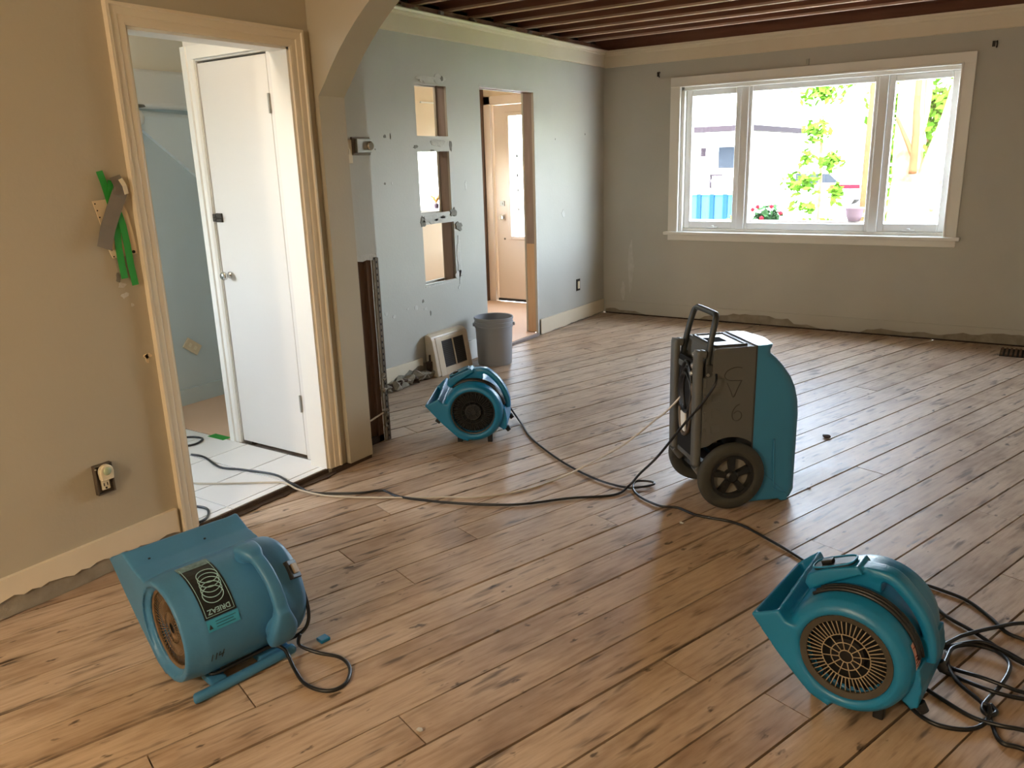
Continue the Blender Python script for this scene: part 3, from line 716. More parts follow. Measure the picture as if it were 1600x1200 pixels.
b = BM(); lathe(b, [(0, -.004), (.011, -.004), (.011, .0)], 'y', 12, (-.355, 0, .685)); obj('peg', b, M_galv, door_1)
b = BM(); box(b, -.46, .46, -.006, .05, 0, .03); obj('dark_sweep', b, M_black, door_1)
# dried plant standing on the entry window stool
t = tag(empty('dried_plant', (XE - .01, 6.545, 1.085)), 'small yellow dried plant on the sill seen through the middle wall hole', 'plant')
b = BM(); lathe(b, [(0, 0), (.022, 0), (.028, .05), (.024, .05), (0, .045)], 'z', 14); obj('pot', b, M_pot, t, smooth=True)
b = BM(); rr = random.Random(5)
for i in range(26):
    a = rr.uniform(0, 2 * PI); l = rr.uniform(.04, .09); tube(b, [(0, 0, .045), (l * .4 * math.cos(a), l * .4 * math.sin(a), .05 + l * .7), (l * .8 * math.cos(a), l * .8 * math.sin(a), .05 + l)], [.003, .005, .002], 4)
stuff(obj('stalks', b, M_yellow, t))

# ------------------------------------------------------------------ text
def text_bm(body, size, mapf, bold=0.):
    cu = bpy.data.curves.new('t', 'FONT'); cu.body = body; cu.size = size; cu.align_x = 'CENTER'; cu.align_y = 'CENTER'; cu.offset = bold
    cu.resolution_u = 3
    o = bpy.data.objects.new('t', cu); COL.objects.link(o)
    dg = bpy.context.evaluated_depsgraph_get(); me = o.evaluated_get(dg).to_mesh()
    b = BM(); b.from_mesh(me); o.evaluated_get(dg).to_mesh_clear()
    bpy.data.objects.remove(o); bpy.data.curves.remove(cu)
    for v in b.verts: v.co = Vector(mapf(v.co.x, v.co.y))
    return b

# ------------------------------------------------------------------ air movers
ZC, RD = .187, .168
def arcp(r, a0, a1, n, zc=ZC): return [(r * math.cos(R(a0 + (a1 - a0) * i / n)), zc + r * math.sin(R(a0 + (a1 - a0) * i / n))) for i in range(n + 1)]
def fuse(o, vox, it):
    m = o.modifiers.new('remesh', 'REMESH'); m.mode = 'VOXEL'; m.voxel_size = vox; m.use_smooth_shade = True
    s = o.modifiers.new('smooth', 'SMOOTH'); s.factor = .5; s.iterations = it
def band(b, P, th, y0, y1):
    """bent plate following the profile P (x,z) with thickness th to its left side"""
    Q = []
    for i, p in enumerate(P):
        a = Vector(P[max(i - 1, 0)]); c = Vector(P[min(i + 1, len(P) - 1)]); t = (c - a).normalized(); Q.append((p[0] - t.y * th, p[1] + t.x * th))
    for i in range(len(P) - 1):
        quad = [P[i], P[i + 1], Q[i + 1], Q[i]]
        prism(b, quad, 'y', y0, y1)
def housing_bm(lo, upp, upc, ya, yb, yf, yk, flare=0.):
    """moulded snail: drum from y=yf to yk, outlet duct from ya to yb; lo/upp are the mouth lips"""
    b = BM()
    lathe(b, [(0, yf + .05), (.120, yf + .05), (.123, yf + .006), (.136, yf), (.150, yf + .006), (.162, yf + .022), (RD, yf + .05), (RD, yk - .05), (.163, yk - .02), (.148, yk), (0, yk)], 'y', 64, (0, 0, ZC))
    th = .013
    T = (-.085, ZC - RD * math.sin(math.acos(.085 / RD)) + .002)
    lower = [lo, ((lo[0] + T[0]) / 2 - .004, (lo[1] + T[1]) / 2 - .004), T, (-.03, ZC - RD + .006)]
    band(b, lower, th, ya, yb)
    upper = [upc, ((upc[0] + upp[0]) / 2 - .002, (upc[1] + upp[1]) / 2 - .010), upp]
    band(b, upper, th, ya, yb)
    # side cheeks stop at the rim round the intake
    a1 = math.degrees(math.atan2(upc[1] - ZC, upc[0])); inner = [(.142 * math.cos(R(a)), ZC + .142 * math.sin(R(a))) for a in [a1 + (252 - a1) * i / 10 for i in range(11)]]
    for y0, y1 in ((ya, ya + th), (yb - th, yb)):
        outer = [upp, upper[1], upc] + inner + [(-.03, ZC - RD + .006), T, lower[1], lo]
        V0 = [b.verts.new((x, y0, z)) for x, z in outer]; V1 = [b.verts.new((x, y1, z)) for x, z in outer]; n = len(outer)
        f0 = b.faces.new(V0); f1 = b.faces.new(V1[::-1])
        for i in range(n): b.faces.new((V0[i], V1[i], V1[(i + 1) % n], V0[(i + 1) % n]))
        bmesh.ops.triangulate(b, faces=[f0, f1], ngon_method='EAR_CLIP')
        if abs(y0 - yf) > .012 and y0 < 0:   # join a proud cheek to the drum
            lathe(b, [(.140, y0), (.158, y0), (.166, y0 + .06), (.140, y0 + .06)], 'y', 48, (0, 0, ZC), closed=True)
    if flare:
        for v in b.verts:
            d = math.hypot(v.co.x - upp[0], v.co.z - upp[1]); k = max(0, 1 - d / .055) * max(0, (v.co.y - ya) / (yb - ya))
            v.co.z += flare * min(1, k * 1.4); v.co.x -= .3 * flare * min(1, k * 1.4)
    return b
def grille(parent, y, r, m, rim_m, rings, inner, outer):
    rw_ = .016 if r < .11 else .007
    b = BM(); lathe(b, [(r - .001, y - .004), (r + rw_, y - .008), (r + rw_ + .002, y + .004), (r - .001, y + .004)], 'y', 48, (0, 0, ZC), closed=True); obj('grille_rim', b, rim_m, parent, autosmooth=40)
    b = BM(); w = .0015
    for q in rings: tube(b, [(q * math.cos(2 * PI * k / 40), y, ZC + q * math.sin(2 * PI * k / 40)) for k in range(40)], w, 5, closed=True)
    for n, ra, rb in (inner, outer):
        for k in range(n):
            a = 2 * PI * (k + .5) / n; tube(b, [(ra * math.cos(a), y, ZC + ra * math.sin(a)), (rb * math.cos(a), y, ZC + rb * math.sin(a))], w, 5)
    obj('intake_grille', b, m, parent, smooth=True)
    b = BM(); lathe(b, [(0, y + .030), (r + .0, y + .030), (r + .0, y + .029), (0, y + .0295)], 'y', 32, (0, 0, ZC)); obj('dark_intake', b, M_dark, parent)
    b = BM(); lathe(b, [(0, y + .012), (.045, y + .013), (.05, y + .022), (0, y + .026)], 'y', 20, (0, 0, ZC))
    for k in range(28):
        a = 2 * PI * k / 28; tube(b, [(.09 * math.cos(a), y + .02, ZC + .09 * math.sin(a)), (.108 * math.cos(a + .09), y + .02, ZC + .108 * math.sin(a + .09))], .003, 4)
    stuff(obj('blower_wheel', b, M_black, parent))

def compact_mover(loc, rz, label, grille_m, rim_m, warn):
    t = tag(empty('air_mover', (*loc, 0), rz), label, 'air mover', 'blue carpet dryers on the floor')
    h = obj('housing', housing_bm((-.264, .232), (-.186, .268), (-.136, .236), -.2, .175, -.2, .160, .030), M_teal, t); fuse(h, .0052, 4)
    gr = .106 if warn else .116
    grille(t, -.182, gr, grille_m, rim_m, (.018, .040, .064), (12, .018, .064), (48, .064, gr))
    yc = -.055
    b = BM()   # handle: web, arch and tail in one moulding
    prism(b, [(-.140, .322), (-.136, .345), (-.10, .374), (-.05, .397), (.0, .410), (.045, .413), (.05, .33), (-.05, .33), (-.10, .310), (-.13, .300)], 'y', yc - .026, yc + .026)
    prism(b, [(-.150, .322), (-.144, .352), (-.10, .380), (-.012, .416), (.002, .396), (-.08, .345), (-.135, .306)], 'y', yc - .046, yc + .046)
    arcpath = cr([(.02, yc, .395), (.07, yc, .393), (.12, yc, .352), (.158, yc, .300), (.180, yc, .240), (.185, yc, .185)], 5)
    sweep(b, arcpath, (.030, .017), (0, 1, 0))
    prism(b, [(.13, .245), (.175, .255), (.18, .22), (.15, .205)], 'y', yc - .024, yc + .024)
    h = obj('handle', b, M_teal, t); fuse(h, .0045, 3)
    # black control panel in the handle's head
    dx, dz = .128, .058; L = math.hypot(dx, dz); ux, uz = dx / L, dz / L; nx, nz = -uz, ux; ox, oz = -.141, .358
    def S(u, v, w): return (ox + ux * u + nx * w, yc + v, oz + uz * u + nz * w)
    b = BM(); P = []
    for k in range(28):
        a = 2 * PI * k / 28; c_, s_ = math.cos(a), math.sin(a)
        P.append((.066 + .060 * math.copysign(abs(c_) ** .6, c_), .036 * math.copysign(abs(s_) ** .6, s_)))
    A = [b.verts.new(S(u, v, .0062)) for u, v in P]; B = [b.verts.new(S(u, v, -.004)) for u, v in P]; b.faces.new(A); b.faces.new(B[::-1])
    for k in range(28): b.faces.new((A[k], B[k], B[(k + 1) % 28], A[(k + 1) % 28]))
    pnl = obj('control_panel', b, M_black, t)
    b = BM(); tube(b, [S(u, v, .007) for u, v in P], .003, 6, closed=True); obj('panel_rim', b, M_teal, pnl, smooth=True)
    b = BM()
    q = [S(u, v, w) for u in (.03, .062) for v in (-.012, .012) for w in (.004, .017)]
    vs = [b.verts.new(p) for p in q]
    for idx in ((0, 1, 3, 2), (4, 6, 7, 5), (0, 4, 5, 1), (2, 3, 7, 6), (0, 2, 6, 4), (1, 5, 7, 3)): b.faces.new([vs[i] for i in idx])
    obj('rocker_switch', b, M_wheel, pnl, bevel=.003)
    b = BM(); q = [S(u, v, w) for u in (.075, .125) for v in (-.022, .022) for w in (.006, .0068)]
    vs = [b.verts.new(p) for p in q]
    for idx in ((0, 1, 3, 2), (4, 6, 7, 5), (0, 4, 5, 1), (2, 3, 7, 6), (0, 2, 6, 4), (1, 5, 7, 3)): b.faces.new([vs[i] for i in idx])
    obj('panel_sticker', b, M_greyd, pnl)
    # power cord wound under the handle
    b = BM()
    for d, y, r in ((0, yc - .066, RD + .005), (3, yc - .077, RD + .003), (-4, yc - .056, RD + .006)):
        tube(b, [(r * math.cos(R(a)), y, ZC + r * math.sin(R(a))) for a in range(128 + d, 8, -6)], .0062, 7)
    obj('wound_cord', b, M_cord, t, smooth=True)
    # stabiliser fin at the back with rubber feet, and feet under drum and duct
    b = BM(); prism(b, [(.135, .20), (.176, .20), (.186, .14), (.182, .085), (.165, .075), (.13, .10)], 'y', -.15, .13); h = obj('stabiliser', b, M_teal, t); fuse(h, .005, 3)
    for y in (-.125, .10):
        b = BM(); lathe(b, [(0, -.014), (.013, -.014), (.016, .012), (0, .012)], 'z', 14); bmesh.ops.rotate(b, verts=b.verts, cent=(0, 0, 0), matrix=Matrix.Rotation(R(-35), 3, 'Y'))
        for v in b.verts: v.co += Vector((.186, y, .078))
        obj('rubber_foot', b, M_black, t, autosmooth=40)
        for x in (-.085, .085):
            b = BM(); box(b, x - .014, x + .014, y - .014, y + .014, 0, .05); obj('rubber_foot', b, M_black, t, bevel=.004)
        b = BM(); box(b, -.215, -.185, y - .015, y + .015, .112, .15); bmesh.ops.rotate(b, verts=b.verts, cent=(-.2, y, .13), matrix=Matrix.Rotation(R(35), 3, 'Y')); obj('rubber_foot', b, M_black, t, bevel=.004)
    b = BM()   # screw holes in the handle web
    for x, z in ((-.075, .36), (.01, .345)):
        lathe(b, [(0, yc - .0275), (.004, yc - .0275), (.004, yc - .02), (0, yc - .02)], 'y', 10, (x, 0, z))
    stuff(obj('screw', b, M_dark, t))
    if warn:
        b = BM(); rr_ = RD + .0012
        V = [[b.verts.new((rr_ * math.cos(R(a)), y, ZC + rr_ * math.sin(R(a)))) for a in (28, 22, 16, 10, 4)] for y in (-.158, -.112)]
        for i in range(4): b.faces.new((V[0][i], V[0][i + 1], V[1][i + 1], V[1][i]))
        obj('warning_label', b, M_warn, t)
        b = BM()
        for a in (7, 10, 13, 16, 24):
            tube(b, [((rr_ + .0006) * math.cos(R(a)), y, ZC + (rr_ + .0006) * math.sin(R(a))) for y in (-.152, -.118)], .0008, 4)
        stuff(obj('label_print', b, M_red, t))
    return t
moverB = compact_mover((-.297, 2.232), R(-5.6), 'teal air mover at lower right with pale spoked grille, black cords heaped behind it', M_grille, M_grrim, True)
moverC = compact_mover((-2.607, 3.515), R(29), 'farthest teal air mover with black grille in front of the grey bucket', M_grilleB, M_grilleB, False)

def big_mover(loc, rz):
    t = tag(empty('air_mover', (*loc, 0), rz), 'large dusty blue air mover near the left wall, black ringed label on its drum', 'air mover', 'blue carpet dryers on the floor')
    h = obj('housing', housing_bm((-.372, .300), (-.240, .368), (-.095, .322), -.215, .172, -.2, .185), M_tealA, t); fuse(h, .0055, 5)
    grille(t, -.186, .117, M_grilleD, M_grilleD, (.018, .050, .085), (30, .018, .05), (60, .05, .117))
    # bone-shaped handle lying along the drum
    b = BM(); yc = .048; pts = []; ws = []
    for i in range(25):
        f = i / 24; a = 80 - 108 * f; lift = .016 + .034 * math.sin(PI * f) ** .7
        r = RD + lift; pts.append((r * math.cos(R(a)), yc + .02 * f, ZC + r * math.sin(R(a))))
        w = .022 + .020 * (max(0, 1 - f / .2) ** .5 if f < .2 else 0) + (.024 * min(1, ((f - .66) / .15)) if f > .66 else 0)
        if f < .04: w *= .72
        if f > .96: w *= .75
        ws.append((w, .014 + (.010 if f > .66 else 0) + (.008 if f < .2 else 0)))
    sweep(b, pts, ws, (0, 1, 0))
    for a, w, yy in ((74, .034, yc), (-14, .04, yc + .018)):
        c_ = Vector((math.cos(R(a)), 0, math.sin(R(a)))); s_ = Vector((-math.sin(R(a)), 0, math.cos(R(a))))
        b2 = [(c_ * (RD + k) + Vector((0, yy, ZC))) for k in (-.01, .03)]
        tube(b, b2, w, 14)
    h = obj('handle', b, M_tealA, t); fuse(h, .005, 4)
    # switch on the motor end
    sw = Matrix.Translation((0, 0, ZC)) @ Matrix.Rotation(R(38), 4, 'Y').inverted() @ Matrix.Translation((.158, .156, 0)) @ Matrix.Rotation(R(28), 4, 'Z')
    b = BM(); box(b, -.012, .012, -.022, .022, -.03, .03); bmesh.ops.transform(b, matrix=sw, verts=b.verts); s = obj('switch_box', b, M_black, t, bevel=.003)
    b = BM(); box(b, .010, .018, -.012, .012, -.016, .016); bmesh.ops.transform(b, matrix=sw, verts=b.verts); obj('rocker_switch', b, M_grille, s, bevel=.002)
    # foot bar along the front, with a motor cord lying behind it
    b = BM(); tube(b, cr([(.133, -.205, .016), (.138, -.18, .017), (.138, -.05, .018), (.135, .07, .020), (.133, .13, .022)], 4), [.010] + [.0165] * 16, 12); prism(b, [(.06, .05), (.135, .026), (.135, .006), (.05, .01)], 'y', .02, .12); prism(b, [(.05, .04), (.135, .020), (.135, .006), (.04, .008)], 'y', -.14, -.09)
    h = obj('foot_bar', b, M_tealA, t); fuse(h, .005, 3)
    b = BM(); box(b, -.20, -.14, -.14, .10, .0, .02); box(b, -.185, -.155, -.13, .09, .015, .12); obj('rear_foot', b, M_tealdark, t, bevel=.004)
    b = BM(); tube(b, cr([(.09, -.13, .048), (.105, -.12, .045), (.112, -.04, .05), (.118, .06, .055), (.135, .15, .06), (.15, .18, .10), (.145, .185, .17), (.11, .182, .25)], 5), .006, 7); obj('motor_cord', b, M_cord, t, smooth=True)
    b = BM(); box(b, .125, .158, .215, .25, .0, .012); obj('cord_clip', b, M_teal, t, bevel=.003)
    # label
    r1 = RD + .0025
    def on(y, th, r=r1): return (r * math.cos(R(th)), y, ZC + r * math.sin(R(th)))
    def patch(y0, y1, a0, a1, r, n=14):
        b = BM(); V = [[b.verts.new(on(y, a0 + (a1 - a0) * i / n, rr_)) for i in range(n + 1)] for y, rr_ in ((y0, r), (y1, r))]
        for i in range(n): b.faces.new((V[0][i], V[0][i + 1], V[1][i + 1], V[1][i]))
        return b
    lab = obj('brand_label', patch(-.148, -.050, 24, 96, r1), M_labelk, t)
    Yc = -.099; rad = math.degrees(1 / r1)
    def mp(th0): return lambda u, v: on(Yc - u, th0 - v * rad, r1 + .0008)
    b = text_bm('DRIEAZ', .0205, mp(30.5), .0004); stuff(obj('label_lettering', b, M_labeltx, lab))
    b = BM()
    for k in range(5):
        th0 = 46 + k * 5.4
        tube(b, [on(Yc + .003 * k + .031 * math.cos(q), th0 + .026 * rad * math.sin(q), r1 + .0008) for q in [2 * PI * i / 36 for i in range(36)]], .0014, 5, closed=True)
    stuff(obj('label_rings', b, M_labeltx, lab))
    b = BM()
    for y in (-.142, -.056): tube(b, [on(y, 26 + 64 * i / 20, r1 + .0006) for i in range(21)], .0008, 4)
    tube(b, [on(-.142 + .086 * i / 8, 26, r1 + .0006) for i in range(9)], .0008, 4); stuff(obj('label_border', b, M_labeltx, lab))
    b = patch(-.148, -.050, 84, 96, r1 + .0007); obj('worn_label_top', b, mat('worn_label_film', (120, 150, 152), .5, var=.8, scale=70, rgb2=(50, 70, 74)), lab)
    b = patch(-.146, -.048, 11.5, 23, r1); lb = obj('notice_label', b, M_labelb, t)
    b = BM(); v = [b.verts.new(on(*q, r1 + .0008)) for q in ((-.143, 14), (-.131, 14), (-.137, 19))]; b.faces.new(v); obj('warning_triangle', b, M_marker, lb)
    b = BM()
    for k, (u0, u1) in enumerate(((-.12, -.058), (-.12, -.066), (-.12, -.062))):
        tube(b, [on(u0 + (u1 - u0) * i / 5, 20 - k * 2.8, r1 + .0007) for i in range(6)], .0007, 4)
    stuff(obj('label_print', b, M_labelk, lb))
    # hand-written number 114
    b = BM()
    for st in ([(-.146, -22), (-.143, -14)], [(-.133, -22), (-.130, -14)], [(-.120, -14), (-.124, -18), (-.108, -17.5)], [(-.108, -13), (-.113, -22)]):
        tube(b, [on(y, a, RD + .001) for y, a in st], .0013, 5)
    stuff(obj('marker_number', b, M_marker, t))
    b = BM()
    for y in (-.16, .02): lathe(b, [(0, 0), (.004, 0), (.004, .003), (0, .003)], 'z', 8, (-.17, y, .348))
    stuff(obj('screw', b, M_dark, t))
    return t
moverA = big_mover((-2.014, 1.362), R(-10.5))

# ------------------------------------------------------------------ dehumidifier
dh = tag(empty('dehumidifier', (-1.013, 3.215, 0), R(43.1)), 'tall grey and blue wheeled dehumidifier with a black tube handle in mid room', 'dehumidifier')
VA, VB = .045, .355
b = BM()   # grey rear shell with wheel arch
arch_ = [(.17 * math.cos(R(a)), .155 + .17 * math.sin(R(a))) for a in range(14, 130, 8)]
prism(b, [(.102, .20)] + [p for p in arch_ if p[0] < .10] + [(-.134, .285), (-.134, .600), (-.098, .604), (-.092, .612), (-.088, .715), (-.078, .725), (.102, .725)], 'y', VA, VB)
obj('rear_shell', b, M_grey, dh, bevel=.008)
b = BM()   # blue front shell, rounded plan sections
def sec(z, uf, r, inset=0):
    P = [(.104, VA + inset)]; vm = (VA + VB) / 2
    for k in range(9):
        a = -PI / 2 + PI / 2 * k / 8; P.append((uf - r + r * math.cos(a), VA + inset + r + r * math.sin(a)))
    P.append((uf + .022, vm))
    for k in range(9):
        a = PI / 2 * k / 8; P.append((uf - r + r * math.cos(a), VB - inset - r + r * math.sin(a)))
    P.append((.104, VB - inset)); return [(x, y, z) for x, y in P]
levels = [(.012, .318, .05), (.04, .334, .055), (.20, .336, .06), (.40, .336, .06), (.46, .330, .06), (.52, .314, .06), (.57, .290, .06), (.62, .252, .055), (.66, .214, .05), (.684, .186, .05), (.700, .184, .05), (.712, .194, .055), (.722, .196, .055), (.727, .186, .05)]
rings = [[b.verts.new(p) for p in sec(*l)] for l in levels]
for A, B in zip(rings, rings[1:]):
    n = len(A)
    for i in range(n): b.faces.new((A[i], A[(i + 1) % n], B[(i + 1) % n], B[i]))
b.faces.new(rings[0][::-1]); b.faces.new(rings[-1])
obj('front_shell', b, M_blue, dh, autosmooth=35)
b = BM(); prism(b, [(.105, .012), (.24, .012), (.255, .0), (.285, .0), (.29, .03), (.12, .19)], 'y', VA - .003, VA + .02); prism(b, [(.24, .012), (.255, .0), (.285, .0), (.29, .03), (.12, .19)], 'y', VB - .02, VB + .003)
prism(b, [(-.02, .10), (.28, .0), (.30, .0), (.30, .05), (-.02, .2)], 'y', VA + .05, VB - .05)
obj('base_skirt', b, M_blue, dh, bevel=.006)
b = BM(); tube(b, cr([(.205, VA - .0035, .30), (.212, VA - .0045, .12), (.222, VA - .005, .070), (.25, VA - .005, .045), (.272, VA - .003, .040)], 5), .004, 6); obj('moulded_ridge', b, M_blue, dh, smooth=True)
b = BM(); box(b, .100, .106, VA - .002, VB + .002, .19, .729); obj('seam', b, M_greyd, dh)
# rear frame: two rounded struts and cross pieces
for v0, v1 in ((.038, .090), (.300, .352)):
    b = BM(); sweep(b, cr([(-.125, (v0 + v1) / 2, .700), (-.142, (v0 + v1) / 2, .700), (-.152, (v0 + v1) / 2, .67), (-.150, (v0 + v1) / 2, .25), (-.148, (v0 + v1) / 2, .20), (-.115, (v0 + v1) / 2, .15)], 5), ((v1 - v0) / 2, .017), (0, 1, 0)); obj('rear_strut', b, M_grey, dh, smooth=True)
for q in ((-.145, -.125, .06, .33, .60, .63), (-.14, -.10, .06, .33, .19, .215)):
    b = BM(); box(b, *q); obj('cross_bar', b, M_grey, dh, bevel=.006)
b = BM()
for k in range(4): box(b, -.128, -.115, VA - .003, VA + .02, .33 + k * .075, .375 + k * .075)
stuff(obj('side_vents', b, M_grey, dh, bevel=.004))
b = BM()
for z in (.35, .42, .49, .56): box(b, -.092, -.05, VA - .0015, VA + .004, z, z + .035)
stuff(obj('recessed_steps', b, M_grey, dh, bevel=.0015))
b = BM(); box(b, -.142, -.1335, .09, .30, .22, .655); obj('rear_panel', b, M_dark, dh)
b = BM()   # coiled hose and cord in the rear bay
for k in range(7):
    cy, cz = .19, .50 + .015 * (k % 3); rx, rz_ = .045 + .008 * (k % 4), .09 + .012 * (k % 3)
    tube(b, [(-.146 - .003 * (k % 4), cy + rx * math.cos(2 * PI * i / 24), cz + rz_ * math.sin(2 * PI * i / 24)) for i in range(24)], .006, 6, closed=True)
stuff(obj('stowed_cord', b, M_cord, dh, smooth=True))
b = BM(); tube(b, cr([(-.15, .12, .56), (-.152, .13, .40), (-.15, .16, .33), (-.15, .21, .30), (-.15, .25, .34), (-.15, .26, .42)], 5), .008, 7); obj('drain_hose', b, M_galv, dh, smooth=True)
b = BM(); box(b, -.150, -.138, .20, .26, .31, .40); obj('spec_label', b, M_white, dh, bevel=.004)
b = BM()
for a in ((-.148, .11, .69), (-.148, .12, .64), (-.145, .14, .60)): bmesh.ops.create_icosphere(b, subdivisions=2, radius=.014, matrix=Matrix.Translation(a))
stuff(obj('hose_fittings', b, M_metal, dh, smooth=True))
# top: raised dark rim round a glossy panel
b = BM(); x0, x1, y0, y1 = -.074, .075, .075, .325
for q in ((x0, x1, y0, y0 + .012), (x0, x1, y1 - .012, y1), (x0, x0 + .012, y0, y1), (x1 - .012, x1, y0, y1)): box(b, *q, .722, .732)
cp = obj('panel_rim', b, M_greyd, dh, bevel=.002)
b = BM(); box(b, x0 + .012, x1 - .012, y0 + .012, y1 - .012, .722, .7275); obj('control_panel', b, M_panel, dh)
b = BM(); box(b, -.06, .02, .16, .25, .7275, .7282); obj('display', b, M_hwin, cp)
# handle
b = BM(); P = cr([(-.112, .066, .60), (-.110, .066, .66), (-.092, .072, .76), (-.074, .080, .835), (-.066, .094, .856), (-.064, .125, .862), (-.064, .275, .862), (-.066, .306, .856), (-.074, .320, .835), (-.092, .328, .76), (-.110, .334, .66), (-.112, .334, .60)], 6)
b2 = P; tube(b, b2, .0135, 10); obj('handle', b, mat('black_tube_handle', (38, 42, 40), .4), dh, smooth=True)
for v in (.062, .338):
    b = BM(); box(b, -.122, -.074, v - .014 if v < .2 else v - .01, v + .01 if v < .2 else v + .014, .575, .655); obj('handle_bracket', b, M_greyd, dh, bevel=.006)
for x, z in ((-.112, .612), (-.085, .622)):
    b = BM(); lathe(b, [(0, .0), (.007, .0), (.007, .006), (0, .006)], 'y', 12, (x, .046, z)); obj('bolt', b, M_metal, dh)
# wheels
for vy, s in ((0., 1), (.40, -1)):
    w = empty('wheel', (0, vy, .1535)); w.parent = dh
    def Y(d): return d * s
    b = BM(); pr = [(.100, .004), (.118, .0), (.140, .002), (.151, .012), (.1535, .022), (.151, .034), (.140, .044), (.105, .046), (.098, .03), (.098, .014)]
    lathe(b, [(r, Y(t)) for r, t in pr], 'y', 48, closed=True); obj('tire', b, M_tire, w, smooth=True)
    b = BM(); lathe(b, [(.085, Y(.006)), (.099, Y(.004)), (.101, Y(.04)), (.085, Y(.038))], 'y', 40, closed=True)
    lathe(b, [(0, Y(.0)), (.02, Y(.0)), (.028, Y(.006)), (.03, Y(.04)), (0, Y(.04))], 'y', 24)
    for k in range(5):
        a = 2 * PI * k / 5 + .35; c_, s_ = math.cos(a), math.sin(a)
        def q(rad_, off, d): return (rad_ * c_ - off * s_, Y(d), rad_ * s_ + off * c_)
        pv = [q(.022, -.011, .008), q(.022, .011, .008), q(.089, .017, .010), q(.089, -.017, .010), q(.022, -.011, .03), q(.022, .011, .03), q(.089, .017, .03), q(.089, -.017, .03)]
        vs = [b.verts.new(p) for p in pv]
        for idx in ((0, 1, 2, 3), (4, 7, 6, 5), (0, 4, 5, 1), (1, 5, 6, 2), (2, 6, 7, 3), (3, 7, 4, 0)): b.faces.new([vs[i] for i in idx])
    obj('rim', b, M_wheel, w, autosmooth=35)
    b = BM(); lathe(b, [(0, Y(.036)), (.088, Y(.036)), (.088, Y(.040)), (0, Y(.040))], 'y', 32); obj('inner_disc', b, mat('grey_wheel_web', (142, 138, 126), .6), w)
b = BM(); tube(b, [(0, .03, .1535), (0, .37, .1535)], .012, 10); box(b, -.09, .10, .06, .34, .12, .19); obj('axle', b, M_greyd, dh)
# hand-drawn marks on the grey side
b = BM(); yv = VA - .0008
def stroke(pts): tube(b, cr([(x, yv, z) for x, z in pts], 4), .0018, 5)
stroke([(.040, .634), (.01, .638), (-.025, .626), (-.038, .602), (-.02, .584), (.01, .580), (.042, .578)])
stroke([(.040, .578), (.024, .545), (.006, .506), (-.008, .535), (-.026, .572)])
stroke([(.036, .472), (.018, .462), (.004, .436), (.008, .408), (.026, .398), (.044, .408), (.046, .430), (.028, .442), (.010, .432)])
stuff(obj('marker_scrawl', b, M_greyd, dh))

# ------------------------------------------------------------------ bucket
t = tag(empty('bucket', (-3.50, 4.985, 0)), 'empty grey plastic bucket on the floor beside the doorless opening', 'bucket')
b = BM(); lathe(b, [(0, .004), (.126, .004), (.131, .0), (.133, .008), (.1435, .29), (.150, .292), (.150, .303), (.1455, .306), (.1455, .322), (.152, .324), (.152, .334), (.147, .337), (.1475, .352), (.153, .354), (.153, .366), (.149, .370), (.144, .366), (.130, .012), (0, .010)], 'z', 56); obj('pail', b, M_bucket, t, autosmooth=40)
for s in (-1, 1):
    b = BM(); a = R(34); c_, s_ = math.cos(a) * s, math.sin(a) * s
    tube(b, [(.146 * c_, .146 * s_, .308), (.163 * c_, .163 * s_, .308)], .014, 10); obj('handle_lug', b, M_bucket, t, autosmooth=40)
b = BM(); a = R(34); ex = Vector((math.cos(a), math.sin(a), 0)); ey = Vector((-math.sin(a), math.cos(a), 0))
tube(b, [ex * (.163 * math.cos(q)) + ey * (.163 * math.sin(q)) * .96 + Vector((0, 0, .308 - .05 * math.sin(q))) for q in [PI * i / 24 for i in range(25)]], .0025, 6); obj('bail', b, M_metal, t, smooth=True)

# ------------------------------------------------------------------ old floor register leaning on the wall
t = tag(empty('floor_register', (XW, 4.64, 0)), 'cream metal floor register with two dark mesh panels at the wall foot', 'register')
b = BM(); prof = [(.012, .0), (.115, .0), (.12, .012), (.075, .27), (.062, .296), (.04, .31), (.016, .312), (.006, .30)]
prism(b, prof, 'y', -.235, -.19); obj('side_cheek', b, M_vent, t, bevel=.004)
b = BM(); prism(b, prof, 'y', .165, .185); obj('side_cheek', b, M_vent, t, bevel=.004)
def face_pt(z, y, o=0): return (.12 - (.045) * (z - .012) / .258 + o, y, z)
b = BM()
def fbar(y0, y1, z0, z1, o=.004, th=.014):
    vs = [b.verts.new(face_pt(z, y, d)) for y in (y0, y1) for z in (z0, z1) for d in (o, o - th)]
    for idx in ((0, 1, 3, 2), (4, 6, 7, 5), (0, 4, 5, 1), (2, 3, 7, 6), (0, 2, 6, 4), (1, 5, 7, 3)): b.faces.new([vs[i] for i in idx])
fbar(-.20, -.135, .0, .285); fbar(.135, .185, 0, .285); fbar(-.135, .135, 0, .055); fbar(-.135, .135, .252, .285); fbar(-.006, .006, .055, .252)
prism(b, [(.075, .27), (.062, .296), (.04, .31), (.0, .312), (.0, .30), (.06, .265)], 'y', -.2, .18)
obj('frame', b, M_vent, t, bevel=.003)
for y0, y1 in ((-.135, -.006), (.006, .135)):
    b = BM(); fbar(y0, y1, .055, .252, -.004, .006); g = obj('mesh_panel', b, M_ventdark, t)
    b = BM()
    for i in range(14): fbar(y0, y1, .060 + i * .0138, .0625 + i * .0138, -.001, .003)
    stuff(obj('louvers', b, M_greyd, g))
b = BM(); box(b, .03, .07, -.262, -.235, .03, .12); box(b, .05, .062, -.256, -.240, .12, .17); obj('damper_lever', b, M_dirt, t, bevel=.004)

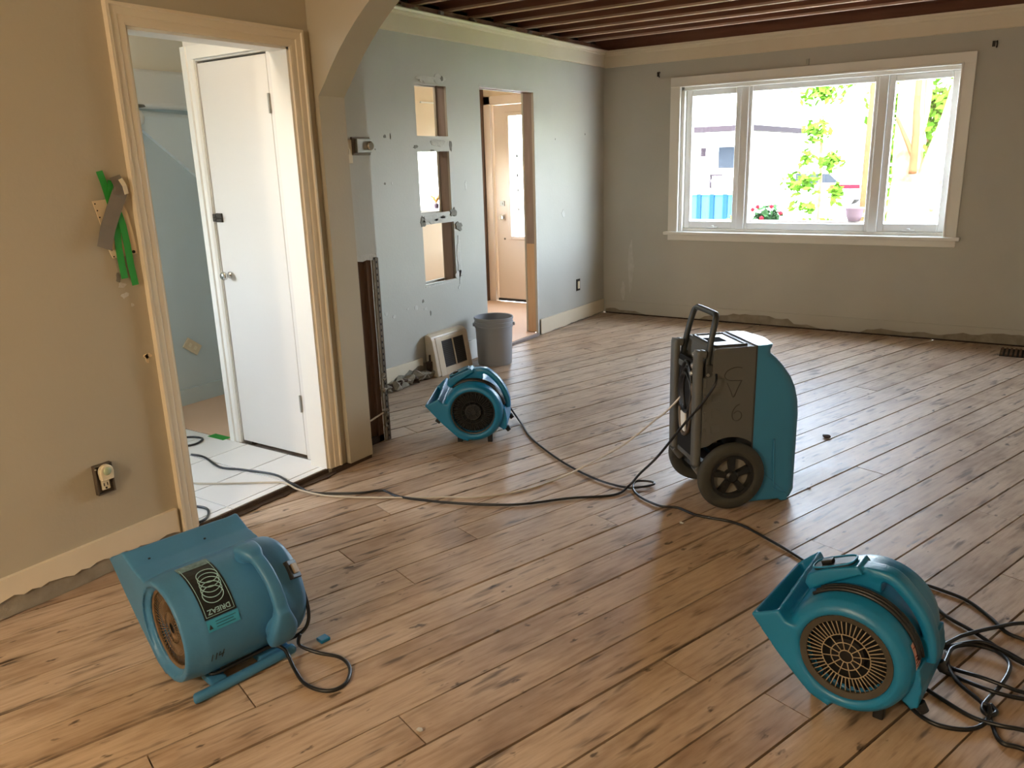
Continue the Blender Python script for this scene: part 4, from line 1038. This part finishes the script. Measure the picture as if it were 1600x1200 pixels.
# ------------------------------------------------------------------ things on the walls
t = tag(empty('wall_outlet', (XW, 6.742, .357)), 'bare metal outlet box in the far left wall near the corner', 'outlet')
b = BM(); box(b, 0, .006, -.036, .036, -.056, .056); obj('box_rim', b, M_bronze, t, bevel=.002)
b = BM(); box(b, .006, .014, -.018, .018, -.036, .036); r_ = obj('receptacle', b, M_ivory, t, bevel=.004)
# near outlet with a plugged-in night light
t = tag(empty('junction_box', (XN, 1.50, .385)), 'open dark metal outlet box without cover on the near left wall, low', 'outlet')
b = BM(); box(b, 0, .006, -.036, .034, -.06, .058); obj('back', b, M_galv, t)
b = BM()
for q in ((-.036, -.031, -.06, .058), (.029, .034, -.06, .058)): box(b, .004, .02, *q)
for q in ((-.031, .029, -.06, -.055), (-.031, .029, .053, .058)): box(b, .004, .02, *q)
obj('rim', b, M_galv, t, bevel=.001)
b = BM(); bmesh.ops.create_icosphere(b, subdivisions=2, radius=.004, matrix=Matrix.Translation((.021, -.033, .046))); obj('screw', b, M_chrome, t, smooth=True)
b = BM(); box(b, .006, .014, -.016, .018, -.046, .03); obj('receptacle', b, M_ivory, t, bevel=.003)
b = BM()
for y in (-.006, .007): box(b, .014, .0148, y - .0015, y + .0015, -.030, -.018)
box(b, .014, .0148, -.003, .004, -.042, -.035); stuff(obj('slots', b, M_dark, t))
t2 = tag(empty('night_light', (XN + .012, 1.502, .412)), 'ivory plug-in night light with a round greenish lens in the open outlet box', 'night light')
b = BM(); pts = [(-.024, -.03), (.024, -.03), (.027, .0)] + [(.027 * math.cos(R(a)), .004 + .027 * math.sin(R(a))) for a in range(0, 181, 18)] + [(-.027, .0)]
prism(b, pts, 'x', .002, .026); obj('body', b, M_ivory, t2, bevel=.005)
b = BM(); lathe(b, [(0, .032), (.012, .031), (.016, .026), (.016, .024), (0, .024)], 'x', 20, (0, 0, .006)); obj('lens', b, mat('greenish_lens', (170, 182, 150), .25), t2, smooth=True)

# taped plate by the door casing
t = tag(empty('taped_plate', (XN + .004, 1.712, 1.32)), 'beige plastic plate with perforated edge taped to the near wall beside the doorway', 'plate')
b = BM(); pts = [(-.078, .095), (-.03, .098), (.012, .108), (.032, .104), (.052, .04), (.063, -.05), (.066, -.108), (-.02, -.116), (-.034, -.116), (-.044, -.09), (-.058, .0)]
prism(b, pts, 'x', 0, .004); obj('sheet', b, M_plate, t)
b = BM()
for i in range(9):
    f = i / 8; y = -.070 + f * .040; z = .085 - f * .195; lathe(b, [(0, .0042), (.0028, .0042), (.0028, .0048), (0, .0048)], 'x', 8, (0, y, z))
lathe(b, [(0, .0042), (.006, .0042), (.006, .008), (0, .008)], 'x', 10, (0, .05, -.1)); stuff(obj('holes', b, M_dark, t))
def strip(name, pts, w, m, label, cat, curl=0, group=None, x0=.010):
    """tape strip on the near wall: pts are (y, z) along its length"""
    P = [Vector((XN + x0, y, z)) for y, z in pts]; b = BM(); prev = None
    for i, p in enumerate(P):
        d = (P[min(i + 1, len(P) - 1)] - P[max(i - 1, 0)]).normalized(); n = Vector((0, -d.z, d.y)); off = Vector((curl * math.sin(i * 1.7) + .001 * i, 0, 0))
        L_ = [b.verts.new(p + n * w + off), b.verts.new(p - n * w + off + Vector((curl * .5, 0, 0)))]
        if prev: b.faces.new((prev[0], prev[1], L_[1], L_[0]))
        prev = L_
    o = obj(name, b, m); s = o.modifiers.new('thickness', 'SOLIDIFY'); s.thickness = .0012
    return tag(o, label, cat, group)
strip('painter_tape', [(1.676, 1.520), (1.684, 1.48), (1.692, 1.44), (1.70, 1.395), (1.706, 1.36)], .013, M_green, 'green painter tape strip standing up above the taped plate, leftmost', 'tape', .002)
strip('painter_tape', [(1.712, 1.485), (1.706, 1.465), (1.704, 1.43)], .011, M_green, 'short folded green painter tape behind the grey tape, above the plate', 'tape', .003, x0=.012)
strip('painter_tape', [(1.716, 1.36), (1.708, 1.30), (1.704, 1.24), (1.706, 1.17), (1.708, 1.125)], .0135, M_green, 'left of the two green painter tape strips hanging down over the plate', 'tape', .001, x0=.009)
strip('painter_tape', [(1.724, 1.37), (1.733, 1.32), (1.738, 1.25), (1.740, 1.17), (1.745, 1.095)], .0135, M_green, 'right of the two green painter tape strips hanging down over the plate, longest', 'tape', .001, x0=.011)
strip('duct_tape', [(1.748, 1.46), (1.726, 1.425), (1.70, 1.375), (1.672, 1.32), (1.648, 1.265), (1.640, 1.245)], .029, M_duct, 'wide grey duct tape strip slanting across the taped plate', 'tape', .003, x0=.018)
strip('duct_tape', [(1.728, 1.500), (1.736, 1.47), (1.742, 1.44)], .022, M_duct, 'crumpled grey duct tape end with a pale tip above the plate', 'tape', .006, x0=.016)
strip('masking_tape', [(1.742, 1.490), (1.752, 1.465), (1.758, 1.435)], .009, M_ivory, 'small pale tape tip folded beside the crumpled grey tape', 'tape', .004, x0=.026)

# ------------------------------------------------------------------ cords and hose on the floor
def cord(name, pts, r, m, label, cat='cord', group=None, sub=6):
    b = BM(); tube(b, cr(pts, sub), r, 8); return tag(obj(name, b, m, smooth=True), label, cat, group)
cord('extension_cord', [(-3.718, 2.405, .037), (-3.621, 2.415, .037), (-3.416, 2.361, .037), (-3.282, 2.396, .037), (-3.08, 2.431, .037), (-2.935, 2.397, .038), (-2.86, 2.405, .02), (-2.785, 2.412, .008), (-2.595, 2.52, .007), (-2.516, 2.6, .007), (-2.389, 2.584, .007), (-2.18, 2.635, .007), (-1.983, 2.714, .007), (-1.837, 2.805, .007), (-1.689, 2.963, .007), (-1.529, 3.096, .007), (-1.500, 3.20, .022), (-1.452, 3.213, .087), (-1.353, 3.187, .2), (-1.219, 3.151, .385), (-1.124, 3.126, .509), (-1.079, 3.128, .590), (-1.09, 3.17, .62)], .0058, M_cord, 'black power cord running from the hall tiles across the boards up to the dehumidifier')
cord('power_cord', [(-2.60, 3.72, .19), (-2.60, 3.80, .12), (-2.56, 3.84, .03), (-2.46, 3.76, .008), (-2.28, 3.58, .007), (-1.971, 3.362, .007), (-1.704, 3.231, .007), (-1.528, 3.201, .008), (-1.451, 3.236, .012), (-1.414, 3.292, .014), (-1.445, 3.311, .014), (-1.501, 3.279, .014), (-1.484, 3.208, .008), (-1.415, 3.135, .007), (-1.297, 3.088, .007), (-1.22, 3.108, .007), (-1.116, 3.075, .007), (-.949, 3.082, .007), (-.791, 3.001, .007), (-.625, 2.892, .007), (-.42, 2.72, .007)], .0056, M_cord, 'black power cord from the farthest air mover looping past the dehumidifier to the right')
cord('drain_tube', [(-3.6, 2.10, .040), (-3.325, 2.165, .036), (-3.001, 2.363, .036), (-2.93, 2.38, .036), (-2.85, 2.39, .016), (-2.675, 2.431, .006), (-2.424, 2.556, .006), (-2.191, 2.696, .006), (-2.067, 2.766, .006), (-1.924, 2.942, .006), (-1.856, 3.126, .008), (-1.732, 3.179, .081), (-1.543, 3.229, .212), (-1.408, 3.265, .34), (-1.347, 3.281, .397), (-1.233, 3.290, .544), (-1.21, 3.25, .60)], .0048, M_hose, 'pale clear drain tube from the dehumidifier across the floor into the hall', 'hose')
cord('extension_cord', [(-4.02, 2.56, .036), (-3.96, 2.602, .036), (-3.888, 2.60, .036), (-3.851, 2.52, .036), (-3.90, 2.46, .036), (-4.02, 2.44, .036)], .006, M_cord, 'black cord loop on the white hall tiles behind the left door casing')
cord('extension_cord', [(-3.25, 1.98, .036), (-3.112, 1.985, .036), (-3.03, 1.995, .036), (-2.975, 1.965, .03), (-2.93, 1.90, .036), (-2.95, 1.80, .04)], .006, M_cord, 'short piece of black cord on the hall tiles just behind the large air mover')
cord('power_cord', [(-1.83, 1.47, .075), (-1.844, 1.475, .03), (-1.791, 1.499, .007), (-1.706, 1.518, .007), (-1.637, 1.49, .007), (-1.597, 1.425, .007), (-1.62, 1.376, .007), (-1.698, 1.365, .007), (-1.787, 1.4, .007), (-1.845, 1.42, .04), (-1.88, 1.415, .05)], .006, M_cord, 'short black cord loop on the boards beside the large dusty air mover')
for pts, lab in (
    ([(-.33, 2.72, .007), (-.28, 2.86, .007), (-.221, 2.917, .007), (-.149, 2.908, .007), (-.071, 2.875, .007), (0.0, 2.796, .007), (0.047, 2.729, .007), (0.096, 2.708, .007), (.25, 2.66, .007)], 'farthest black cord arcing away behind the right air mover'),
    ([(-.30, 2.80, .007), (-.25, 2.855, .007), (-.20, 2.843, .007), (-.131, 2.741, .007), (-.045, 2.678, .009), (0.037, 2.609, .009), (0.101, 2.559, .009), (.25, 2.5, .007)], 'black cord coming over the handle of the right air mover down to the right edge'),
    ([(-.11, 2.53, .02), (-0.088, 2.582, .016), (-0.065, 2.624, .016), (0.005, 2.708, .018), (0.093, 2.799, .016), (.22, 2.86, .007)], 'black cord crossing over the others toward the far right'),
    ([(-.10, 2.40, .02), (-0.095, 2.472, .016), (-0.084, 2.537, .016), (-0.037, 2.577, .018), (0.023, 2.577, .018), (0.061, 2.535, .018), (0.063, 2.472, .018), (0.044, 2.381, .018), (0.018, 2.296, .018), (0.012, 2.252, .016), (0.03, 2.235, .016), (.045, 2.26, .016), (.03, 2.285, .018)], 'shiny round cord loop on top of the heap right of the air mover'),
    ([(-.095, 2.54, .010), (-0.098, 2.504, .010), (-0.085, 2.422, .010), (-0.05, 2.354, .010), (0.01, 2.292, .010), (0.029, 2.246, .009), (.06, 2.15, .007), (0.113, 2.147, .007), (.25, 2.12, .007)], 'black cord running along the left side of the heap to the lower right edge'),
    ([(-.13, 2.50, .012), (-0.097, 2.541, .012), (-0.019, 2.595, .024), (0.05, 2.578, .024), (0.101, 2.552, .020), (.22, 2.50, .007)], 'black cord over the top of the heap leaving at the right edge'),
    ([(-.12, 2.46, .01), (-0.074, 2.429, .008), (-0.005, 2.399, .024), (0.059, 2.387, .024), (0.105, 2.401, .012), (.22, 2.43, .007)], 'black cord across the middle of the heap right of the air mover'),
    ([(-.10, 2.40, .008), (-0.053, 2.387, .008), (0.03, 2.343, .024), (0.106, 2.372, .010), (.22, 2.42, .007)], 'lower of the two black cords crossing the middle of the heap'),
    ([(-.21, 2.27, .03), (-0.193, 2.228, .008), (-0.161, 2.182, .007), (-0.115, 2.144, .007), (-0.069, 2.136, .007), (-0.013, 2.158, .007), (0.023, 2.21, .008), (0.028, 2.258, .026), (0.012, 2.267, .026)], 'black cord curving on the boards in front of the heap, nearest the viewer'),
    ([(-.18, 2.33, .04), (-0.148, 2.296, .012), (-0.081, 2.256, .007), (-0.009, 2.218, .007), (0.058, 2.204, .016), (0.111, 2.216, .016), (.25, 2.24, .007)], 'straight black cord from under the right air mover to the lower right edge'),
):
    cord('power_cord', pts, .0062, M_cord, lab, 'cord', 'black cords heaped by the right air mover')

# floor opening and debris
t = tag(empty('floor_vent', (-.10, 7.02, 0)), 'dark open floor vent in the boards by the window wall, far right', 'vent')
b = BM(); box(b, -.09, .16, -.15, .12, .0, .004); obj('opening', b, M_dark, t)
b = BM()
for i in range(8): box(b, -.085 + i * .03, -.070 + i * .03, -.14, .11, .002, .014)
stuff(obj('louvers', b, M_oldwood, t))
for (x, y, w, lab, m) in ((-.872, 4.385, .03, 'dark wood chip on the boards right of the dehumidifier', M_dirt), (-3.277, 4.368, .022, 'small dark chip on the boards beside the farthest air mover', M_dirt), (-1.278, 1.392, .012, 'white plaster flake on the near boards at the bottom of the picture', M_plasterw), (-1.15, 2.979, .012, 'pale crumb on the boards in front of the dehumidifier wheel', M_plasterw), (-.78, 3.62, .010, 'tiny dark crumb on the boards beside the blue front of the dehumidifier', M_dirt)):
    rr = random.Random(int(x * 1000)); b = BM(); bmesh.ops.create_icosphere(b, subdivisions=1, radius=w)
    for v in b.verts: v.co = Vector((v.co.x * rr.uniform(.7, 1.2), v.co.y * rr.uniform(.5, .9), max(0, v.co.z * .35 + w * .3)))
    tag(obj('debris_chip', b, m, loc=(x, y, .0)), lab, 'debris')

# dining ceiling lamp, plus unseen fill lamps added in entry and stair hall
for name, x, y, z, lab in (('ceiling_lamp', -1.3, -2.2, 2.55, 'bare bulb ceiling lamp in the near room'), ('ceiling_lamp', -4.55, 4.6, 2.55, 'unseen bulb lamp added to light the entry hall'), ('ceiling_lamp', -3.15, 1.95, 2.45, 'unseen bulb lamp added to brighten the stair hall')):
    t = tag(empty(name, (x, y, z)), lab, 'lamp')
    b = BM(); lathe(b, [(0, 0), (.06, 0), (.055, -.03), (.02, -.04), (.02, -.09), (0, -.09)], 'z', 20); obj('holder', b, M_ivory, t, autosmooth=40)
    b = BM(); tube(b, [(0, 0, -.05), (0, 0, -.10)], .004, 6); obj('flex', b, M_black, t)

# ------------------------------------------------------------------ outdoors
GZ = -.6
b = BM(); box(b, -90, 60, 7.5, 140, GZ - .2, GZ); struct(obj('ground', b, M_drive))
t = obj('lawn', (lambda b: (prism(b, [(-4.2, 9.9), (6, 9.9), (6, 30), (-5.2, 30)], 'z', GZ, GZ + .03), b)[1])(BM()), M_lawn); struct(t)
t = tag(empty('porch_rail', (-2.3, 9.5, GZ)), 'grey porch railing running along the bottom of the window view', 'railing')
b = BM(); box(b, -2.6, 2.4, -.05, .05, 1.32, 1.385); obj('top_rail', b, M_rail, t, bevel=.008)
b = BM(); box(b, -2.6, 2.4, -.03, .03, .12, .18); obj('bottom_rail', b, M_rail, t)
for i in range(6):
    b = BM(); box(b, -2.6 + i * .98, -2.5 + i * .98, -.045, .045, 0, 1.32); obj('post', b, M_rail, t)
for i in range(33):
    b = BM(); box(b, -2.45 + i * .146, -2.42 + i * .146, -.015, .015, .18, 1.32); obj('baluster', b, M_rail, t)
t = tag(empty('plant_pot', (-1.79, 9.5, GZ + 1.385)), 'round mauve plant pot on the porch railing at the right of the middle pane', 'pot')
b = BM(); lathe(b, [(0, 0), (.06, 0), (.085, .06), (.092, .12), (.10, .135), (.10, .15), (.088, .15), (.08, .12), (0, .11)], 'z', 24); obj('bowl', b, M_pot, t, smooth=True)
b = BM(); lathe(b, [(0, .115), (.08, .12), (.05, .15), (0, .165)], 'z', 16); obj('soil', b, M_dirt, t)

def leaves(b, cen, rad, n, size, rr, hollow=.5):
    for _ in range(n):
        d = Vector((rr.gauss(0, 1), rr.gauss(0, 1), rr.gauss(0, 1))).normalized() * (hollow + (1 - hollow) * rr.random())
        p = Vector(cen) + Vector((d.x * rad[0], d.y * rad[1], d.z * rad[2]))
        a = Vector((rr.gauss(0, 1), rr.gauss(0, 1), rr.gauss(0, .7))).normalized(); c = a.orthogonal().normalized(); s = size * rr.uniform(.6, 1.3)
        q = [p - a * s, p + c * s * .55, p + a * s, p - c * s * .55]
        b.faces.new([b.verts.new(v) for v in q])
# big forked tree in the right pane
rr = random.Random(20)
t = tag(empty('forked_tree', (-1.42, 11, GZ)), 'large pale forked tree trunk close outside the right window pane', 'tree')
b = BM()
def branch(P, rads): 
    q = cr(P, 6); n = len(q); m = len(rads) - 1
    tube(b, q, [rads[min(int(i / (n - 1) * m), m - 1)] * (1 - (i / (n - 1) * m - min(int(i / (n - 1) * m), m - 1))) + rads[min(int(i / (n - 1) * m), m - 1) + 1] * (i / (n - 1) * m - min(int(i / (n - 1) * m), m - 1)) for i in range(n)], 14)
branch([(0, 0, -.1), (0, 0, .6), (-.02, 0, 1.35), (-.02, 0, 1.75)], [.42, .30, .26, .24])
branch([(-.04, 0, 1.5), (-.10, .02, 2.0), (-.13, .05, 2.6), (-.16, .1, 3.3), (-.25, .2, 4.6), (-.4, .3, 6.2)], [.2, .17, .15, .14, .12, .06])
branch([(.06, 0, 1.45), (.20, -.02, 1.95), (.34, -.02, 2.5), (.45, -.02, 3.1), (.7, 0, 4.4), (1.0, 0, 6)], [.19, .14, .12, .11, .09, .05])
branch([(-.06, .02, 2.1), (.00, .1, 2.35), (.03, .15, 2.7), (.02, .2, 3.3), (.05, .2, 4.6)], [.06, .05, .045, .04, .02])
branch([(-.05, 0, 1.62), (-.25, -.05, 1.42), (-.55, -.1, 1.34)], [.06, .05, .03])
for s in (-1, 1): branch([(s * .15, -.1, .3), (s * .28, -.2, .0), (s * .4, -.35, -.05)], [.16, .12, .05])
obj('trunk', b, M_bark, t, smooth=True)
b = BM(); branch([(.0, -.24, 1.85), (.0, -.28, 2.3), (-.02, -.28, 2.7), (-.01, -.25, 3.4), (.05, -.2, 4.2)], [.045, .04, .035, .03, .02]); branch([(.0, -.25, 2.02), (-.10, -.28, 2.25), (-.22, -.3, 2.5)], [.03, .025, .015]); obj('side_stem', b, M_barkd, t, smooth=True)
b = BM()
for (x, y, z, r_, n) in ((-.2, .4, 6.2, 1.6, 900), (1.0, .3, 6, 1.5, 800), (.3, 1.0, 5.2, 1.3, 500)): leaves(b, (x, y, z), (r_, r_, r_ * .7), n, .10, rr)
stuff(obj('foliage', b, M_leaf, t))
t = tag(empty('slim_tree', (-2.02, 11.2, GZ)), 'slim brown tree trunk at the right edge of the middle window pane', 'tree')
b = BM(); branch([(.06, 0, -.05), (.05, 0, 1.0), (.045, 0, 2.1), (.045, 0, 3.2), (.0, 0, 5)], [.12, .09, .08, .07, .05]); obj('trunk', b, M_barkd, t, smooth=True)
b = BM(); branch([(.03, 0, 2.8), (-.25, .1, 3.05), (-.5, .1, 2.95)], [.04, .03, .012]); obj('branch', b, M_bark, t, smooth=True)
b = BM(); leaves(b, (-.5, .2, 3.05), (.35, .3, .15), 40, .07, rr); stuff(obj('foliage', b, M_leaf, t))
# leafy trees further back
def bush_tree(x, y, clumps, lab, trunk_h, seed, size=.12, m=M_leaf):
    rr = random.Random(seed); t = tag(empty('leafy_tree', (x, y, GZ)), lab, 'tree')
    b = BM(); tube(b, cr([(0, .5, -.05), (.05, .5, trunk_h * .5), (0, .5, trunk_h)], 4), .035, 8); obj('trunk', b, M_bark, t, smooth=True)
    b = BM()
    for c_, r_, n in clumps: leaves(b, c_, r_, n, size, rr, .1)
    stuff(obj('foliage', b, m, t))
bush_tree(-4.05, 17, [((0, 0, 2.55), (.35, .4, .3), 110), ((.35, 0, 1.95), (.3, .4, .22), 100), ((-.15, 0, 2.0), (.18, .3, .25), 45), ((-.2, 0, 1.55), (.42, .4, .28), 130), ((.45, 0, 1.35), (.15, .3, .3), 55), ((-.15, 0, 1.1), (.3, .3, .12), 40), ((.1, 0, 3.3), (.6, .5, .35), 150), ((.15, 0, .75), (.4, .3, .15), 60)], 'sparse bright green tree in the middle of the centre pane', 2.6, 5, .085)
bush_tree(-2.0, 16, [((-.5, 0, 2.9), (.5, .5, .5), 220), ((.15, 0, 2.9), (.5, .5, .6), 260), ((-.55, 0, 2.0), (.35, .4, .6), 200), ((.2, 0, 1.9), (.4, .5, .5), 220), ((-.55, 0, 1.0), (.3, .4, .5), 160), ((.6, .2, 2.4), (.35, .4, .8), 160), ((.7, 0, .8), (.3, .3, .5), 90), ((-.30, .3, 1.5), (.25, .3, 1.0), 260), ((.35, .3, 2.3), (.3, .3, .9), 260), ((0, 0, 3.8), (1.2, .8, .5), 300)], 'dense bright green tree behind the forked trunk in the right pane', 2.8, 6, .10)
# flowering shrub by the porch
t = tag(empty('flowering_shrub', (-2.98, 10.3, GZ)), 'dark green shrub with red flowers below the middle window pane', 'shrub')
rr = random.Random(8); b = BM(); tube(b, cr([(0, 0, -.02), (.02, 0, .5), (0, 0, 1.1)], 4), .025, 6); tube(b, cr([(0, 0, .5), (-.3, 0, .9), (-.42, 0, 1.2)], 4), .018, 6); obj('stems', b, M_bark, t)
b = BM(); leaves(b, (.03, 0, 1.28), (.20, .2, .24), 420, .05, rr, .1); leaves(b, (.02, 0, .8), (.3, .25, .4), 300, .05, rr, .1); stuff(obj('foliage', b, M_leafd, t))
b = BM(); leaves(b, (-.42, 0, 1.22), (.16, .16, .14), 150, .06, rr, .1); leaves(b, (-.35, 0, .9), (.2, .2, .3), 160, .06, rr, .1); stuff(obj('pale_foliage', b, M_leaf, t))
for (x, y, z) in ((-.14, -.12, 1.46), (-.06, -.18, 1.50), (.10, -.15, 1.50), (.20, -.1, 1.42), (.21, -.12, 1.28), (.0, -.2, 1.36)):
    b = BM(); bmesh.ops.create_icosphere(b, subdivisions=1, radius=.03, matrix=Matrix.Translation((x, y, z))); obj('flower', b, M_flower, t)
# blue dumpster
t = tag(empty('dumpster', (-8.45, 21.6, GZ)), 'blue ribbed dumpster across the drive in the left window pane', 'dumpster')
b = BM(); box(b, -1.6, 1.2, 0, 1.6, .1, 1.18); obj('bin', b, M_dump, t, bevel=.02)
b = BM(); box(b, -1.65, 1.25, -.06, 1.66, 1.14, 1.24); obj('rim', b, M_siding, t, bevel=.01)
for i in range(8):
    b = BM(); box(b, -1.56 + i * .37, -1.44 + i * .37, -.07, .02, .1, 1.16); obj('rib', b, M_dumpd, t, bevel=.01)
for x in (-1.4, 1.0):
    b = BM(); tube(b, [(x, .3, .06), (x + .12, .3, .06)], .08, 10); tube(b, [(x, 1.3, .06), (x + .12, 1.3, .06)], .08, 10); obj('roller', b, M_black, t)
# neighbour houses
def siding(b, x0, x1, y, z0, z1, d):
    n = int((z1 - z0) / .2)
    for i in range(n):
        prism(b, [(y, z0 + i * .2), (y - .03, z0 + i * .2), (y - .006, z0 + i * .2 + .2), (y, z0 + i * .2 + .2)], 'x', x0, x1)
t = tag(empty('neighbour_house', (-9.0, 24.5, GZ)), 'white neighbour house with balcony in the left window pane', 'house')
b = BM(); box(b, -3.5, 1.15, 0, 6, 0, 2.85); siding(b, -3.5, 1.15, 0, 0, 2.85, 1); obj('wall', b, M_siding, t)
b = BM(); box(b, -3.9, 1.5, -.7, 6.4, 2.85, 3.0); obj('eave', b, M_soffit, t)
b = BM(); prism(b, [(-.7, 3.0), (6.4, 3.0), (2.9, 5.0)], 'x', -3.9, 1.5); obj('roof', b, M_roof, t)
w = (lambda b: (box(b, .35, .92, -.06, .02, 1.75, 2.45), b)[1])(BM()); w = obj('window', w, M_siding, t)
b = BM(); box(b, .39, .88, -.075, -.05, 1.79, 2.41); obj('pane', b, M_hwin, w)
b = BM(); box(b, -.18, -.02, -.06, .0, 2.15, 2.4); obj('porch_light', b, M_soffit, t)
b = BM(); box(b, -3.5, 1.3, -1.1, -1.04, 1.42, 1.48); box(b, -3.5, 1.3, -1.1, 0, .95, 1.08); obj('balcony_rail', b, M_siding, t)
for i in range(9):
    b = BM(); box(b, -1.1 + i * .28, -1.07 + i * .28, -1.085, -1.055, 1.08, 1.42); obj('baluster', b, M_siding, t)
b = BM(); box(b, .52, .56, -1.12, -1.0, 1.08, 1.62); box(b, .52, .86, -1.12, -1.0, 1.58, 1.64); obj('post', b, M_soffit, t)
b = BM(); box(b, -1.05, -.93, -1.12, -1.0, .0, 2.85); obj('column', b, M_soffit, t)
t = tag(empty('neighbour_house', (-10.4, 40, GZ)), 'plain white neighbour house at the left of the middle window pane', 'house')
b = BM(); box(b, -1.6, 1.1, 0, 7, 0, 3.4); siding(b, -1.6, 1.1, 0, 0, 3.4, 1); obj('wall', b, M_siding, t)
b = BM(); prism(b, [(-.01, 3.4), (7.01, 3.4), (3.5, 5.4)], 'x', -1.61, 1.11); obj('roof', b, M_roof, t)
w = obj('window', (lambda b: (box(b, -.84, .0, -.06, 0, .75, 1.22), b)[1])(BM()), M_siding, t)
b = BM(); box(b, -.80, -.62, -.075, -.05, .79, 1.18); box(b, -.52, -.30, -.075, -.05, .79, 1.18); box(b, -.22, -.04, -.075, -.05, .79, 1.18); obj('pane', b, M_hwin, w)
b = BM(); box(b, -.66, -.56, -.07, 0, 1.38, 2.1); obj('downpipe', b, M_hwin, t)
b = BM(); box(b, -.9, .1, -.25, .0, 1.24, 1.28); obj('awning', b, M_soffit, t); t.scale = (1.27, 1.27, 1.2)
# parked car
t = tag(empty('parked_car', (-8.55, 36, GZ)), 'white parked car with red tail lights down the drive in the middle pane', 'car')
b = BM(); prism(b, [(-2.1, .28), (2.1, .28), (2.15, .62), (2.0, .86), (1.2, .92), (.7, 1.38), (-1.1, 1.42), (-1.7, .95), (-2.1, .88), (-2.15, .6)], 'y', 0, 1.7); obj('body', b, M_car, t, bevel=.06, segs=3)
b = BM(); prism(b, [(1.08, .95), (.66, 1.32), (-.15, 1.35), (-.15, .95)], 'y', -.01, 1.71); prism(b, [(-.25, .95), (-.25, 1.35), (-1.05, 1.35), (-1.55, .97)], 'y', -.01, 1.71); obj('side_glass', b, M_hwin, t)
b = BM(); box(b, .7, 1.9, -.03, .03, .70, .88); obj('tail_light', b, M_red, t, bevel=.02)
for x in (-1.35, 1.35):
    for y in (.0, 1.55):
        b = BM(); lathe(b, [(0, y - .02), (.3, y - .02), (.33, y + .02), (.33, y + .16), (0, y + .18)], 'y', 20, (x, 0, .33)); obj('wheel', b, M_black, t, autosmooth=40)
